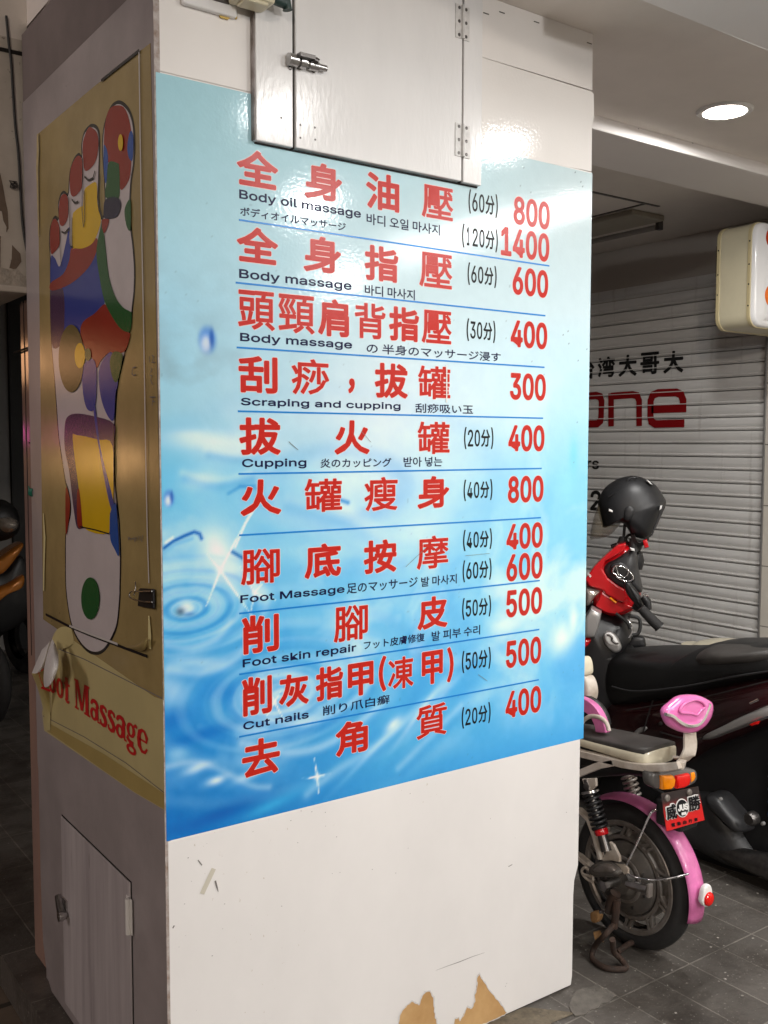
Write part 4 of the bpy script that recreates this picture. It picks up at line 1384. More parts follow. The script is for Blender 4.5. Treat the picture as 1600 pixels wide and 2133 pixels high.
Z_ = [('z_blue', [(322, 1640), (350, 1640), (380, 1690), (420, 1530), (440, 1440), (452, 1570), (560, 1540), (612, 1600), (635, 1750), (665, 1925), (600, 2000), (560, 2120), (500, 2140), (410, 2120), (330, 1900)]),
      ('z_purple', [(322, 1850), (400, 1835), (408, 2060), (388, 2180), (345, 2212), (328, 2150)]),
      ('z_red', [(455, 1575), (530, 1575), (612, 1510), (614, 1590), (560, 1700), (450, 1800), (330, 1845), (322, 1795), (400, 1740), (440, 1650)]),
      ('z_yellow', [(535, 1210), (560, 1180), (612, 1160), (618, 1290), (640, 1385), (630, 1450), (590, 1540), (530, 1575), (480, 1575), (460, 1560), (460, 1380), (475, 1340), (515, 1310), (528, 1300)]),
      ('z_red', [(690, 700), (730, 670), (785, 680), (820, 760), (838, 900), (832, 1050), (822, 1130), (790, 1190), (762, 1195), (752, 1050), (690, 1030), (668, 1000), (660, 900), (668, 780)]),
      ('z_lblue', [(818, 860), (832, 830), (845, 860), (846, 950), (838, 1020), (818, 1000), (808, 940)]),
      ('z_lblue', [(658, 930), (675, 940), (686, 1000), (682, 1100), (672, 1165), (660, 1100)]),
      ('z_green', [(690, 1032), (745, 1035), (757, 1060), (760, 1180), (752, 1260), (700, 1270), (668, 1240), (677, 1150)]),
      ('z_red', [(560, 812), (590, 815), (618, 850), (624, 930), (608, 1020), (570, 1072), (538, 1080), (527, 1000), (527, 900)]),
      ('z_red', [(472, 1012), (498, 988), (520, 1010), (525, 1090), (518, 1190), (480, 1242), (452, 1238), (443, 1170), (447, 1080)]),
      ('z_red', [(402, 1232), (424, 1240), (433, 1280), (430, 1380), (402, 1432), (378, 1418), (373, 1330), (382, 1260)]),
      ('z_red', [(342, 1390), (362, 1400), (378, 1450), (378, 1550), (345, 1600), (324, 1608), (317, 1520), (324, 1430)]),
      ('z_red', [(648, 1395), (690, 1388), (682, 1440), (660, 1480), (645, 1430)]),
      ('z_red', [(665, 1930), (700, 1990), (760, 2080), (815, 2110), (826, 2130), (798, 2220), (760, 2240), (690, 2240), (640, 2290), (615, 2335), (590, 2280), (545, 2220), (510, 2110), (530, 2040), (600, 1990)]),
      ('z_green', [(648, 1400), (646, 1440), (660, 1490), (668, 1560), (690, 1750), (730, 1880), (780, 1950), (828, 1978), (836, 2000), (832, 2080), (812, 2108), (760, 2080), (700, 1990), (660, 1900), (630, 1750), (612, 1620), (620, 1530)]),
      ('z_green', [(822, 1265), (830, 1300), (828, 1455), (805, 1440), (790, 1350), (800, 1300)]),
      ('z_navy', [(667, 1270), (720, 1250), (758, 1265), (767, 1310), (745, 1370), (700, 1388), (662, 1383), (657, 1340)]),
      ('z_blue', [(690, 2240), (720, 2260), (748, 2420), (733, 2500), (722, 2660), (690, 2650), (650, 2560), (630, 2450), (632, 2330)]),
      ('z_green', [(720, 2235), (768, 2240), (776, 2280), (745, 2420), (715, 2400), (697, 2300)]),
      ('z_blue', [(545, 2300), (590, 2280), (612, 2340), (612, 2500), (600, 2590), (575, 2610), (545, 2580), (525, 2480), (522, 2350)]),
      ('z_purple', [(410, 2720), (425, 2650), (480, 2625), (590, 2640), (722, 2690), (722, 2830), (700, 3240), (690, 3385), (540, 3352), (492, 3352), (470, 3250), (440, 3000), (412, 2850)]),
      ('z_yellow', [(462, 2785), (490, 2762), (620, 2790), (714, 2830), (718, 3180), (698, 3260), (688, 3385), (525, 3340), (500, 3100)]),
      ('z_blue', [(592, 2590), (606, 2590), (640, 2850), (722, 3190), (706, 3230), (670, 3080), (620, 2800)]),
      ('z_lblue', [(704, 3240), (733, 3190), (745, 3300), (755, 3520), (730, 3490), (700, 3420), (697, 3300)]),
      ('z_red', [(417, 3100), (440, 3150), (444, 3230), (430, 3350), (417, 3380)]),
      ('z_red', [(490, 3125), (505, 3115), (522, 3330), (495, 3340), (488, 3250)])]
def ell(cx, cy, rx, ry, n=14): return [(cx + rx * math.cos(2 * PI * k / n), cy + ry * math.sin(2 * PI * k / n)) for k in range(n)]
Z_ += [('z_olive', ell(452, 2275, 80, 215)), ('z_yellow', ell(507, 2257, 33, 80)), ('z_green', ell(558, 2250, 20, 40)), ('z_yellow', ell(765, 905, 16, 53)), ('z_green', ell(573, 3798, 58, 134))]
for k, (mk, pts) in enumerate(Z_):
    off = 0.0021 + 0.00009 * k
    c = catmull([L3(cA(*q), off)[1:] for q in pts], 4)
    MB().poly([(-off, p[0], p[1]) for p in c]).build('reflex_zone', M[mk], foot, fix=False)
off = 0.0021 + 0.00009 * len(Z_)
for pix, w in (([(628, 1100), (620, 1250), (628, 1330), (645, 1375)], .006), ([(525, 1000), (522, 1200), (520, 1330), (528, 1440), (537, 1400), (535, 1210)], .0035), ([(437, 1250), (442, 1400), (448, 1565), (458, 1565), (457, 1380)], .0035),
                ([(378, 1440), (380, 1560), (388, 1690)], .003), ([(535, 1120), (560, 1145), (590, 1130), (602, 1085)], .0045), ([(455, 1265), (475, 1290), (495, 1278)], .0045), ([(390, 1470), (410, 1480), (435, 1450)], .0045),
                ([(505, 3342), (600, 3362), (692, 3388)], .003), ([(722, 2700), (720, 3000), (725, 3200)], .004)):
    side_rib('ink_line', [cA(*q) for q in pix], w, M['z_black'], foot, off)
# pencilled notes on the right margin and one on the heel side
for pix in ([(948, 2262), (948, 2300)], [(965, 2255), (975, 2262), (972, 2285), (962, 2300), (982, 2298)], [(957, 2335), (963, 2350), (955, 2365)], [(950, 2380), (965, 2385), (955, 2410), (968, 2440)], [(950, 2520), (985, 2520)], [(968, 2520), (966, 2575)], [(968, 2545), (982, 2550)],
            [(862, 2328), (842, 2335), (838, 2372), (850, 2385), (862, 2375)], [(812, 3405), (815, 3425), (822, 3410), (832, 3430)], [(836, 3420), (848, 3418)], [(850, 3405), (856, 3440), (862, 3410), (870, 3430)], [(875, 3400), (880, 3425)], [(888, 3400), (892, 3430)], [(905, 3395), (900, 3440)]):
    side_rib('pen_note', [cA(*q) for q in pix], 0.0022, M['scratch'], poster, 0.0035)

# binder clip on the poster edge
clip = thing('binder_clip', 'small dark binder clip gripping the right edge of the foot poster', 'clip', L3((302, 1245), 0.01))
c2 = crop(0, 600, 3.047)
q = [L3(c2(*p), 0.010) for p in ((880, 1905), (970, 1910), (972, 2038), (870, 2020))]
q = [(-0.004, q[0][1], q[0][2]), (-0.004, q[1][1], q[1][2]), (-0.004, q[2][1], q[2][2]), (-0.004, q[3][1], q[3][2])]
b = MB().prism(q, (-0.006, 0, 0))
b.build('jaw', M['black_plastic'], clip, bevel=0.003)
ctr = np.array(L3(c2(850, 1950), 0.014)); ce = np.array(L3(c2(965, 1962), 0.018))
MB().tube(catmull([ce + (0, 0, .012), (ce + ctr) / 2 + (-.004, 0, .010), ctr + (-.006, 0, .008), ctr + (-.008, 0, -.004), (ce + ctr) / 2 + (-.004, 0, -.010), ce + (0, 0, -.010)], 4, closed=False), 0.0014, 8).build('wire_handle', M['steel'], clip, smooth=60)
MB().tube([np.array(L3(c2(860, 1865), 0.008)), np.array(L3(c2(862, 1905), 0.012)), ctr], 0.0012, 8).build('wire_handle', M['steel'], clip, smooth=60)
# pieces of yellowed tape on the edges
for pix in ([c2(275, 1430), c2(283, 1580), c2(278, 1800), c2(277, 1922)], [c2(945, 2080), c2(950, 2200), c2(952, 2290)]):
    side_rib('tape_strip', pix, 0.014, mat('yellowed_tape', srgb(226, 216, 160), rough=0.4), poster, 0.0046, ws=[0.006, 0.016, 0.012, 0.010][:len(pix)])
side_rib('tape_strip', [cA(238, 850), cA(240, 960), cA(236, 1060), cA(245, 1500)], 0.01, mat('torn_cream_edge', srgb(196, 178, 130), rough=0.6, var=0.3, vscale=30), poster, 0.0046, ws=[0.012, 0.02, 0.018, 0.008])

# ------------------------------------------------------------------ Foot Massage banner below it
ban = thing('foot_massage_banner', 'yellowed vinyl strip reading Foot Massage with a peeling left corner', 'banner', (0, 0.45, 0.75))
pb = [L3(q, 0.0006) for q in (c3(290, 250), c3(775, 520), c3(785, 1115), c3(640, 1030), c3(210, 735), c3(200, 650))]
pb = [(-0.0006, min(max(p[1], 0.004), 0.86), p[2]) for p in pb]
MB().prism(pb, (0.0005, 0, 0)).build('sheet', M['banner'], ban)
st = [L3(q, 0.0012) for q in (c3(215, 690), c3(500, 850), c3(780, 1035), c3(784, 1112), c3(640, 1028), c3(222, 735))]
MB().poly([(-0.0012, max(p[1], 0.004), p[2]) for p in st]).build('lower_stripe', M['banner_strip'], ban, fix=False)
side_rib('seam', [c3(275, 345), c3(400, 395), c3(600, 495), c3(772, 582)], 0.0025, M['scratch'], ban, 0.0012)
side_rib('seam', [c3(205, 665), c3(400, 765), c3(600, 890), c3(780, 1030)], 0.002, M['scratch'], ban, 0.0016)
# condensed slab-serif lettering
def arc(cx, cz, rx, rz, a0, a1, n=14): return [(cx + rx * math.cos(a0 + (a1 - a0) * k / n), cz + rz * math.sin(a0 + (a1 - a0) * k / n)) for k in range(n + 1)]
def rect(x0, z0, x1, z1): return ([(x0, z0), (x1, z0), (x1, z1), (x0, z1)], [(0, 1, 2, 3)])
def ring2(cx, cz, ro, zo, ri, zi, n=22):
    v = arc(cx, cz, ro, zo, 0, 2 * PI, n)[:-1] + arc(cx, cz, ri, zi, 0, 2 * PI, n)[:-1]
    return v, [(k, (k + 1) % n, n + (k + 1) % n, n + k) for k in range(n)]
LET = {
    'F': (0.72, [rect(.12, .07, .34, .92), rect(.0, 0, .46, .07), rect(.0, .92, .70, 1.0), rect(.60, .70, .70, .92), rect(.34, .46, .50, .54), rect(.46, .38, .54, .62)]),
    'o': (0.56, [ring2(.27, .33, .27, .35, .09, .25)]),
    't': (0.44, [rect(.10, .10, .30, .86), rect(.0, .58, .10, .66), rect(.30, .58, .42, .66), ribbon2(arc(.26, .12, .10, .10, PI, 1.9 * PI, 8), [.18, .16, .14, .12, .10, .09, .08, .07, .06])]),
    'M': (0.98, [rect(.06, .07, .15, .93), rect(.0, 0, .24, .07), rect(.0, .93, .24, 1.0), ribbon2([(.18, .98), (.47, .06)], .17), ribbon2([(.49, .06), (.70, .98)], .09), rect(.70, .07, .90, .93), rect(.62, 0, .97, .07), rect(.72, .93, .97, 1.0)]),
    'a': (0.56, [ring2(.22, .20, .22, .21, .08, .12), rect(.34, .06, .50, .48), rect(.44, .0, .58, .06), ribbon2(arc(.27, .46, .19, .18, PI * .95, 0, 10), [.10, .11, .12, .12, .12, .13, .14, .15, .16, .16, .16])]),
    's': (0.46, [ribbon2([(.40, .50), (.36, .60), (.24, .64), (.12, .58), (.10, .47), (.20, .38), (.30, .30), (.36, .20), (.32, .08), (.20, .03), (.08, .06), (.04, .18)], [.09, .10, .10, .14, .16, .18, .19, .17, .14, .10, .10, .09])]),
    'g': (0.56, [ring2(.24, .44, .22, .22, .08, .14), ring2(.25, -.13, .25, .15, .13, .065), ribbon2([(.10, .25), (.06, .15), (.18, .08), (.36, .06)], [.08, .10, .13, .14]), ribbon2([(.40, .60), (.48, .66), (.56, .62)], [.06, .09, .10])]),
    'e': (0.52, [ribbon2([(.12, .36), (.44, .36), (.46, .50), (.36, .64), (.25, .655), (.12, .56), (.08, .36), (.10, .16), (.22, .03), (.36, .04), (.48, .18)], [.06, .06, .13, .09, .08, .15, .18, .17, .10, .08, .07])])}
tot = sum(LET[c][0] if c != ' ' else 0.30 for c in 'Foot Massage')
la, lb = onx(c3(190, 541), -0.001), onx(c3(706, 822), -0.001)
lw = la[1] - lb[1]
lz = (la[2] + lb[2]) / 2
lh = onx(c3(415, 512), -0.001)[2] - onx(c3(415, 655), -0.001)[2]
cx = 0.0
mb = MB()
for c in 'Foot Massage':
    if c == ' ':
        cx += 0.30
        mb.build('lettering', M['red_serif'], ban, fix=False)
        mb = MB()
        continue
    w, pieces = LET[c]
    for k, (v, f) in enumerate(pieces):
        mb.add([(-0.0018 - 0.00012 * k, la[1] - (cx + p[0]) / tot * lw, lz + p[1] * lh) for p in v], f)
    cx += w
mb.build('lettering', M['red_serif'], ban, fix=False)



# peeling corner: sheet lifting off, its white back curled over
def surf(name, fn, nu, nv, m, parent):
    vs_, fs_ = [], []
    for i in range(nu + 1):
        for j in range(nv + 1):
            vs_.append(fn(i / nu, j / nv))
    for i in range(nu):
        for j in range(nv):
            a = i * (nv + 1) + j
            fs_.append((a, a + 1, a + nv + 2, a + nv + 1))
    return MB().add(vs_, fs_).build(name, m, parent, smooth=180, fix=False)
def bez(pts, t):
    P = [np.array(p, float) for p in pts]
    while len(P) > 1: P = [a * (1 - t) + b_ * t for a, b_ in zip(P[:-1], P[1:])]
    return P[0]
def patch(rows):
    return lambda u, v: tuple(bez([bez(r, v) for r in rows], u))
# points given as picture position + distance off the wall
Q = lambda x, y, d: np.array(L3(c3(x, y), d))
surf('peeled_edge', patch([[Q(220, 735, .004), Q(205, 600, .02), Q(178, 520, .05), Q(150, 462, .07)], [Q(228, 735, .003), Q(224, 610, .01), Q(208, 540, .04), Q(192, 470, .05)], [Q(240, 735, .002), Q(240, 610, .004), Q(232, 520, .01), Q(235, 420, .012)]]), 10, 16, M['banner'], ban)
surf('peeled_back', patch([[Q(152, 462, .072), Q(170, 415, .07), Q(185, 385, .06), Q(200, 350, .05)], [Q(180, 470, .08), Q(215, 420, .085), Q(220, 370, .07), Q(225, 330, .05)], [Q(205, 440, .06), Q(225, 400, .06), Q(230, 360, .05), Q(245, 300, .03)]]), 8, 12, M['paper'], ban)
surf('curled_back', patch([[Q(212, 528, .075), Q(198, 470, .08), Q(218, 380, .07), Q(248, 300, .04)], [Q(236, 535, .095), Q(225, 460, .11), Q(250, 390, .09), Q(262, 320, .05)], [Q(262, 480, .07), Q(285, 430, .08), Q(282, 380, .06), Q(268, 330, .03)]]), 10, 14, M['paper'], ban)
surf('lifted_top', patch([[Q(248, 300, .022), Q(264, 242, .016), Q(300, 228, .010), Q(340, 250, .003)], [Q(258, 330, .024), Q(280, 300, .014), Q(316, 290, .008), Q(350, 285, .002)], [Q(266, 345, .018), Q(292, 350, .008), Q(325, 345, .004), Q(352, 318, .001)]]), 8, 12, M['banner'], ban)
MB().tube([Q(180, 447, .073), Q(196, 500, .055), Q(210, 532, .048)], None, flat=(.0055, .0006), up=(1, 0, 0)).tube([Q(196, 530, .05), Q(240, 546, .03)], None, flat=(.004, .0006), up=(1, 0, 0)).build('lettering', M['red_serif'], ban)
# loose corner at the sleeve's lower right
surf('curled_corner', patch([[Q(575, 325, .006), Q(620, 340, .012), Q(665, 330, .02), Q(700, 290, .02)], [Q(600, 345, .012), Q(640, 350, .03), Q(680, 330, .03), Q(702, 292, .022)], [Q(640, 348, .006), Q(670, 360, .012), Q(700, 370, .008), Q(705, 300, .006)]]), 8, 10, M['olive'], poster)

# ================================================================== SHOP FRONT: shutter, header, wall, light box
ys0 = onx((1591, 1100), XS)[1]
zst = onx((1230, 640), XS)[2]
shut = thing('roller_shutter', 'closed grey slatted roller shutter with painted lettering behind the scooters', 'roller shutter', (XS, 2.4, 0))
pitch = 0.0675
prof = [(0.0, 0.0085), (0.0035, 0.0125), (0.0075, 0.0150), (0.0115, 0.0125), (0.0140, 0.0035), (0.022, 0.0085), (0.034, 0.0108), (0.048, 0.0098), (0.059, 0.0065), (0.0628, 0.0045), (0.0629, -0.03), (0.0674, -0.03)]
pl = []
z = 0.02
while z < zst + 0.02:
    for dz, d in prof: pl.append((XS - d, z + dz))
    z += pitch
mb = MB()
ya, yb_ = ys0, 4.2
n = len(pl)
mb.add([(x, ya, zz) for x, zz in pl] + [(x, yb_, zz) for x, zz in pl], [(i, i + 1, n + i + 1, n + i) for i in range(n - 1)])
mb.build('slats', M['shutter'], shut, smooth=25, fix=False)
MB().box((XS - 0.02, ya, 0.001), (XS + 0.02, yb_, 0.028)).build('bottom_bar', M['silver_paint'], shut, bevel=0.003)
MB().box((XS - 0.03, ys0 - 0.012, 0.001), (XS + 0.03, ys0 - 0.0005, zst)).build('guide_rail', M['silver_paint'], shut, bevel=0.002)
shop3 = lambda a, b_, h: (XS - 0.0134 - h, a, b_)
czb = crop(1200, 400, 3.555)
c4z = crop(1200, 950, 4.0)
def sbox(cf, xl_, xr_, yt, yb):
    xm, ym = (xl_ + xr_) / 2, (yt + yb) / 2
    return onx(cf(xl_, ym), XS - .011)[1], onx(cf(xr_, ym), XS - .011)[1], onx(cf(xm, yb), XS - .011)[2], onx(cf(xm, yt), XS - .011)[2]
mb = MB()
for ch, xl_, xr_, yt, yb in (('台', 20, 138, 1236, 1385), ('湾', 163, 290, 1220, 1372), ('大', 318, 452, 1205, 1365), ('哥', 478, 618, 1186, 1350), ('大', 650, 798, 1176, 1340)):
    y0, y1, z0, z1 = sbox(czb, xl_, xr_, yt, yb)
    # plane axis runs along -y here
    lay(mb, ch, 'cjk', lambda a, b_, h: (XS - 0.0134 - h, -a, b_), -y0, -y1, z0, z1, fat=0.004, off=0.0)
for ch, fk, xl_, xr_, yt, yb in (('rs', 'latin', 82, 172, 1988, 2052),):
    y0, y1, z0, z1 = sbox(czb, xl_, xr_, yt, yb)
    lay(mb, ch, fk, lambda a, b_, h: (XS - 0.0134 - h, -a, b_), -y0, -y1, z0, z1, fat=0.002, off=0.0)
y0, y1, z0, z1 = sbox(c4z, 122, 212, 286, 456)
lay(mb, '2', 'latin', lambda a, b_, h: (XS - 0.0134 - h, -a, b_), -y0, -y1, z0, z1, fat=0.004, off=0.0)
mb.build('black_lettering', M['shutter_text'], shut, fix=False)
mb = MB()
def sstroke(pts, w, k=0, closed=False):
    P = [onx(czb(*q), XS - .0107)[[1, 2]] for q in pts]
    v, f = ribbon2(P, w, closed)
    mb.add([(XS - 0.0135 - 0.0002 * k, p[0], p[1]) for p in v], f)
wl = 0.042
sstroke([(60, 1514), (150, 1506), (182, 1516), (192, 1550), (190, 1600), (188, 1660), (184, 1695), (160, 1716), (60, 1720), (-40, 1722), (-66, 1700), (-66, 1550), (-40, 1522), (60, 1514)], wl)
sstroke([(260, 1490), (262, 1520), (262, 1735)], wl)
sstroke([(262, 1512), (420, 1500), (455, 1508), (470, 1545), (470, 1733)], wl * .95, 1)
sstroke([(560, 1610), (795, 1602), (795, 1540), (780, 1500), (745, 1484), (610, 1488), (570, 1505), (555, 1545), (553, 1660), (560, 1700), (590, 1718), (805, 1712)], wl)
mb.build('red_lettering', M['shutter_red'], shut, fix=False)
MB().box((XS - 0.004, ys0 - 0.012, zst + 0.001), (XS + 0.25, 4.2, 2.599)).build('header_board', M['wall_paint'], shut, bevel=0.003)

b = MB().box((XS - 0.03, -5, 0.001), (XS + 0.3, ys0 - 0.0125, 2.30))
tag(b.build('shop_wall', M['tile_wall'], bevel=0.003), 'beige tiled shop wall at the right end of the roller shutter', 'wall')
b = MB().box((XS + 0.002, -5, 2.3015), (XS + 0.3, ys0 - 0.0135, 2.569))
tag(b.build('shop_fascia', M['wall_paint']), 'plain painted fascia above the beige tiled wall', 'wall')

lb = thing('light_box_sign', 'unlit ivory light box sign with white face and orange dots', 'sign', (3.28, 0.81, 2.23))
def rrect(x0, x1, z0, z1, r, n=8):
    out = []
    for cx_, cz_, a in ((x1 - r, z1 - r, 0), (x0 + r, z1 - r, PI / 2), (x0 + r, z0 + r, PI), (x1 - r, z0 + r, 1.5 * PI)):
        out += [(cx_ + r * math.cos(a + PI / 2 * k / n), cz_ + r * math.sin(a + PI / 2 * k / n)) for k in range(n + 1)]
    return out
bx0, bx1, bz0, bz1 = 3.0, 3.56, 2.005, 2.457
def slab(x0, x1, z0, z1, r, yA, yB): return [[(x, yA, z) for x, z in rrect(x0, x1, z0, z1, r)], [(x, yB, z) for x, z in rrect(x0, x1, z0, z1, r)]]
MB().rings(slab(bx0 + .003, bx1 - .003, bz0 + .003, bz1 - .003, .055, .752, .888)).build('housing', M['ivory'], lb, smooth=40)
fl = MB()
for ya_, yb2 in ((.733, .7515), (.8885, .907)):
    fl.rings(slab(bx0, bx1, bz0, bz1, .058, ya_, yb2))
rimo = fl.build('rim', mat('aged_ivory_rim', srgb(204, 190, 148), rough=0.4, var=0.15, vscale=12), lb, smooth=40, bevel=0.002)
b = MB()
for yy, fr in ((.742, (.12, .38, .62, .90)), (.898, (.3, .55, .85))):
    for f in fr:
        b.lathe((bx0 - .0012, yy, bz0 + .05 + (bz1 - bz0 - .1) * f), (1, 0, 0), [(.0005, 0), (.0035, .0002), (.004, .0014)], 10, cap=True)
b.build('screw', M['black_plastic'], lb, smooth=40)
ac = MB()
ac.rings([[(x, .7328, z) for x, z in rrect(bx0 + .004, bx1 - .004, bz0 + .004, bz1 - .004, .055)], [(x, .716, z) for x, z in rrect(bx0 + .006, bx1 - .006, bz0 + .006, bz1 - .006, .053)],
          [(x, .709, z) for x, z in rrect(bx0 + .014, bx1 - .014, bz0 + .014, bz1 - .014, .047)], [(x, .711, z) for x, z in rrect(bx0 + .03, bx1 - .03, bz0 + .03, bz1 - .03, .036)],
          [(x, .699, z) for x, z in rrect(bx0 + .045, bx1 - .045, bz0 + .042, bz1 - .042, .03)]])
face = ac.build('face', M['acrylic'], lb, smooth=50)
for q, rr, mk in (((1612, 617), .088, 'orange'), ((1612, 497), .078, 'orange_red')):
    p = ony(q, .6985)
    MB().poly([(p[0] + rr * .75 * math.cos(k * PI / 16), .6983, p[2] + rr * .62 * math.sin(k * PI / 16)) for k in range(32)]).build('dot', M[mk], face, fix=False)
MB().box((3.10, .9075, 2.26), (XS - .002, .985, 2.40)).build('bracket', M['dark_steel'], lb, bevel=0.004)

t = thing('ceiling_batten', 'unlit old fluorescent fitting on the dark ceiling by the column edge', 'ceiling lamp', (3.0, 1.9, 2.599))
MB().box((2.90, 1.30, 2.572), (3.13, 2.75, 2.5992)).build('body', mat('aged_fixture', (0.33, 0.30, 0.24), rough=0.5), t, bevel=0.006)
MB().tube([(3.15, 1.36, 2.556), (3.15, 2.7, 2.556)], 0.013, 14).build('tube', mat('dusty_tube', (0.22, 0.20, 0.18), rough=0.4), t, smooth=60)
MB().box((3.135, 1.335, 2.54), (3.165, 1.36, 2.598)).box((3.135, 2.7, 2.54), (3.165, 2.72, 2.598)).build('socket', M['dark_steel'], t, bevel=0.003)
b = MB()
for a, c in (((2.35, 1.19, 2.596), (2.96, 1.205, 2.5995)), ((2.862, 1.205, 2.596), (2.876, 2.6, 2.5995))): b.box(a, c)
tag(b.build('ceiling_seam_strip', M['dark_steel']), 'dark thin joint strips on the ceiling beside the unlit fluorescent fitting', 'strip')

# old mortar and cement at the foot of the column
pts = [onz(crop(1030, 1850, 2.807)(*q), 0.003) for q in ((478, 600), (520, 585), (560, 578), (600, 560), (630, 585), (668, 592), (712, 625), (690, 640), (670, 668), (630, 672), (606, 700), (560, 712), (530, 738), (472, 746), (450, 720), (436, 690), (448, 650))]
pts = [(p[0], min(p[1], -0.004), 0.0035) for p in pts]
tag(MB().prism(pts, (0, 0, -0.003)).build('cement_patch', M['cement']), 'pale rough cement patch on the pavers at the column corner', 'patch')
pts = [(0.3, -0.002, 0.003), (0.3, -0.07, 0.002), (0.6, -0.085, 0.002), (0.75, -0.07, 0.002), (0.90, -0.105, 0.002), (1.02, -0.095, 0.002), (1.10, -0.10, 0.002), (1.06, -0.06, 0.003), (1.02, -0.02, 0.004), (1.0, -0.002, 0.004)]
tag(MB().poly(pts).build('mortar_strip', M['grime'], fix=False), kind='stuff')

gr = MB()
rs = random.Random(11)
for k in range(260):
    x, y = rs.uniform(0.75, 2.3), rs.uniform(-0.55, 0.25)
    if y > -0.012 and x < 1.22: continue
    r_ = rs.choice((.0012, .0016, .002, .0028, .004)) * rs.uniform(.7, 1.2)
    a0 = rs.uniform(0, PI)
    base = [(x + r_ * rs.uniform(.6, 1.3) * math.cos(a0 + j * PI / 3), y + r_ * rs.uniform(.6, 1.3) * math.sin(a0 + j * PI / 3), 0.0004) for j in range(6)]
    n = 6
    gr.add(base + [(x, y, r_ * rs.uniform(.3, .8))], [(j, (j + 1) % n, n) for j in range(n)])
tag(gr.build('grit', mat('pale_grit', (0.36, 0.335, 0.30), rough=0.9, var=0.6, vscale=30), fix=False), kind='stuff')

# ================================================================== STREET SIDE, LEFT EDGE
lin = thing('lintel_beam', 'peeling whitewashed lintel beam behind the column at the left edge', 'beam', (-0.7, 1.05, 1.905))
MB().box((-1.6, 0.893, 1.918), (0.0105, 1.25, 2.5595)).build('body', M['peeling'], lin)
MB().box((-1.6, 0.884, 1.900), (0.0095, 1.25, 1.917)).build('lower_lip', M['peeling'], lin, bevel=0.004)
for pts in ([(-30, 1080), (0, 1095), (20, 1180), (35, 1270), (50, 1340), (55, 1450), (40, 1475), (42, 1440), (22, 1400), (12, 1340), (-30, 1330)], [(78, 1555), (130, 1610), (136, 1660), (100, 1712), (60, 1700), (75, 1640)], [(-30, 1480), (5, 1500), (2, 1700), (-30, 1720)]):
    pp = [ony(cA(*q), .8915) for q in pts]
    MB().prism([(p[0], .8915, p[2]) for p in pp], (0, 0.001, 0)).build('bare_patch', mat('bare_plaster', (0.20, 0.15, 0.115), rough=0.9, var=0.3, vscale=40), lin)
pp = [ony(cA(*q), .8905) for q in ((-40, 1690), (20, 1700), (60, 1712), (110, 1705), (150, 1750), (190, 1760), (220, 1790), (225, 1835), (150, 1840), (30, 1838), (-40, 1825))]
MB().prism([(p[0], .8895, p[2]) for p in pp], (0, 0.003, 0)).build('flaking_plaster', mat('flaking_plaster', (0.52, 0.47, 0.41), rough=0.9, var=0.35, vscale=50, bump=.004, bscale=90), lin)
b = MB()
for q0, q1 in (((-40, 312), (212, 356)),):
    a, c = ony(cA(*q0), .8915), ony(cA(*q1), .8915)
    b.box((a[0], .8905, c[2] - .006), (min(c[0], .0095), .893, c[2] + .004))
b.build('joint', M['gap'], lin)
pts = [ony(cA(*q), .885) for q in ((40, 100), (55, 260), (72, 400), (84, 600), (98, 800), (118, 980), (130, 1200), (142, 1400), (165, 1560), (200, 1710), (226, 1790))]
tag(MB().tube(catmull(pts, 4, closed=False), 0.0036, 8).build('cable', M['cable'], smooth=60), 'thin black cable running down the peeling lintel beam', 'cable')
p = ony(cA(85, 1172), .882)
b = MB()
rs = random.Random(5)
b.tube([p + np.array([rs.uniform(-.010, .010), rs.uniform(-.004, .004), rs.uniform(-.010, .010)]) for k in range(14)], 0.0022, 6)
tag(b.build('wire_knot', M['dark_steel'], smooth=60), 'small rusty wire knot on the whitewashed beam', 'wire')

post = thing('glossy_post', 'mauve post wrapped in glossy clear film behind the column edge', 'post', (0.5, 0.96, 0))
MB().box((0.020, 0.8885, 0.0), (1.0, 1.034, 1.8985)).build('body', M['plastic_wrap'], post, bevel=0.012)
b = MB()
for y, z0, z1 in ((0.985, 0.9, 1.895), (0.915, 1.25, 1.895)):
    b.box((0.0185, y, z0), (0.0205, y + 0.0022, z1))
b.build('seam', M['gap'], post)
cB = crop(0, 560, 4.264)
cC = crop(0, 960, 5.333)
a = onx(cB(130, 745), .012); c = onx(cB(330, 688), .012)
MB().tube([a, (a + c) / 2 + (0, 0, .003), c], 0.003, 8).build('wire_tie', M['cable'], post)
a = onx(cB(275, 1545), .004); c = onx(cB(350, 1505), .004)
MB().tube([a + (-.006, 0, 0), a, c], 0.0022, 8).build('nail', M['rust'], post)
p = onx(cC(375, 350), .006)
b = MB()
pts = [p + np.array([-.004 + .006 * math.cos(k * .9), .016 * (k / 26 - .5) * 1.8, .010 * math.sin(k * .9)]) for k in range(27)]
b.tube(pts, 0.0022, 8)
b.tube(catmull([onx(cC(405, 0), .008), onx(cC(400, 120), .008), onx(cC(430, 230), .006), onx(cC(435, 330), .004)], 4, closed=False), 0.0015, 6)
b.tube([p + (0, .02, -.004), p + (-.002, .032, -.004), p + (-.002, .038, .016)], 0.0018, 6)
tag(b.build('wire_coil', M['green_wire'], smooth=60), 'green wire twisted into a coil on the glossy post', 'wire')

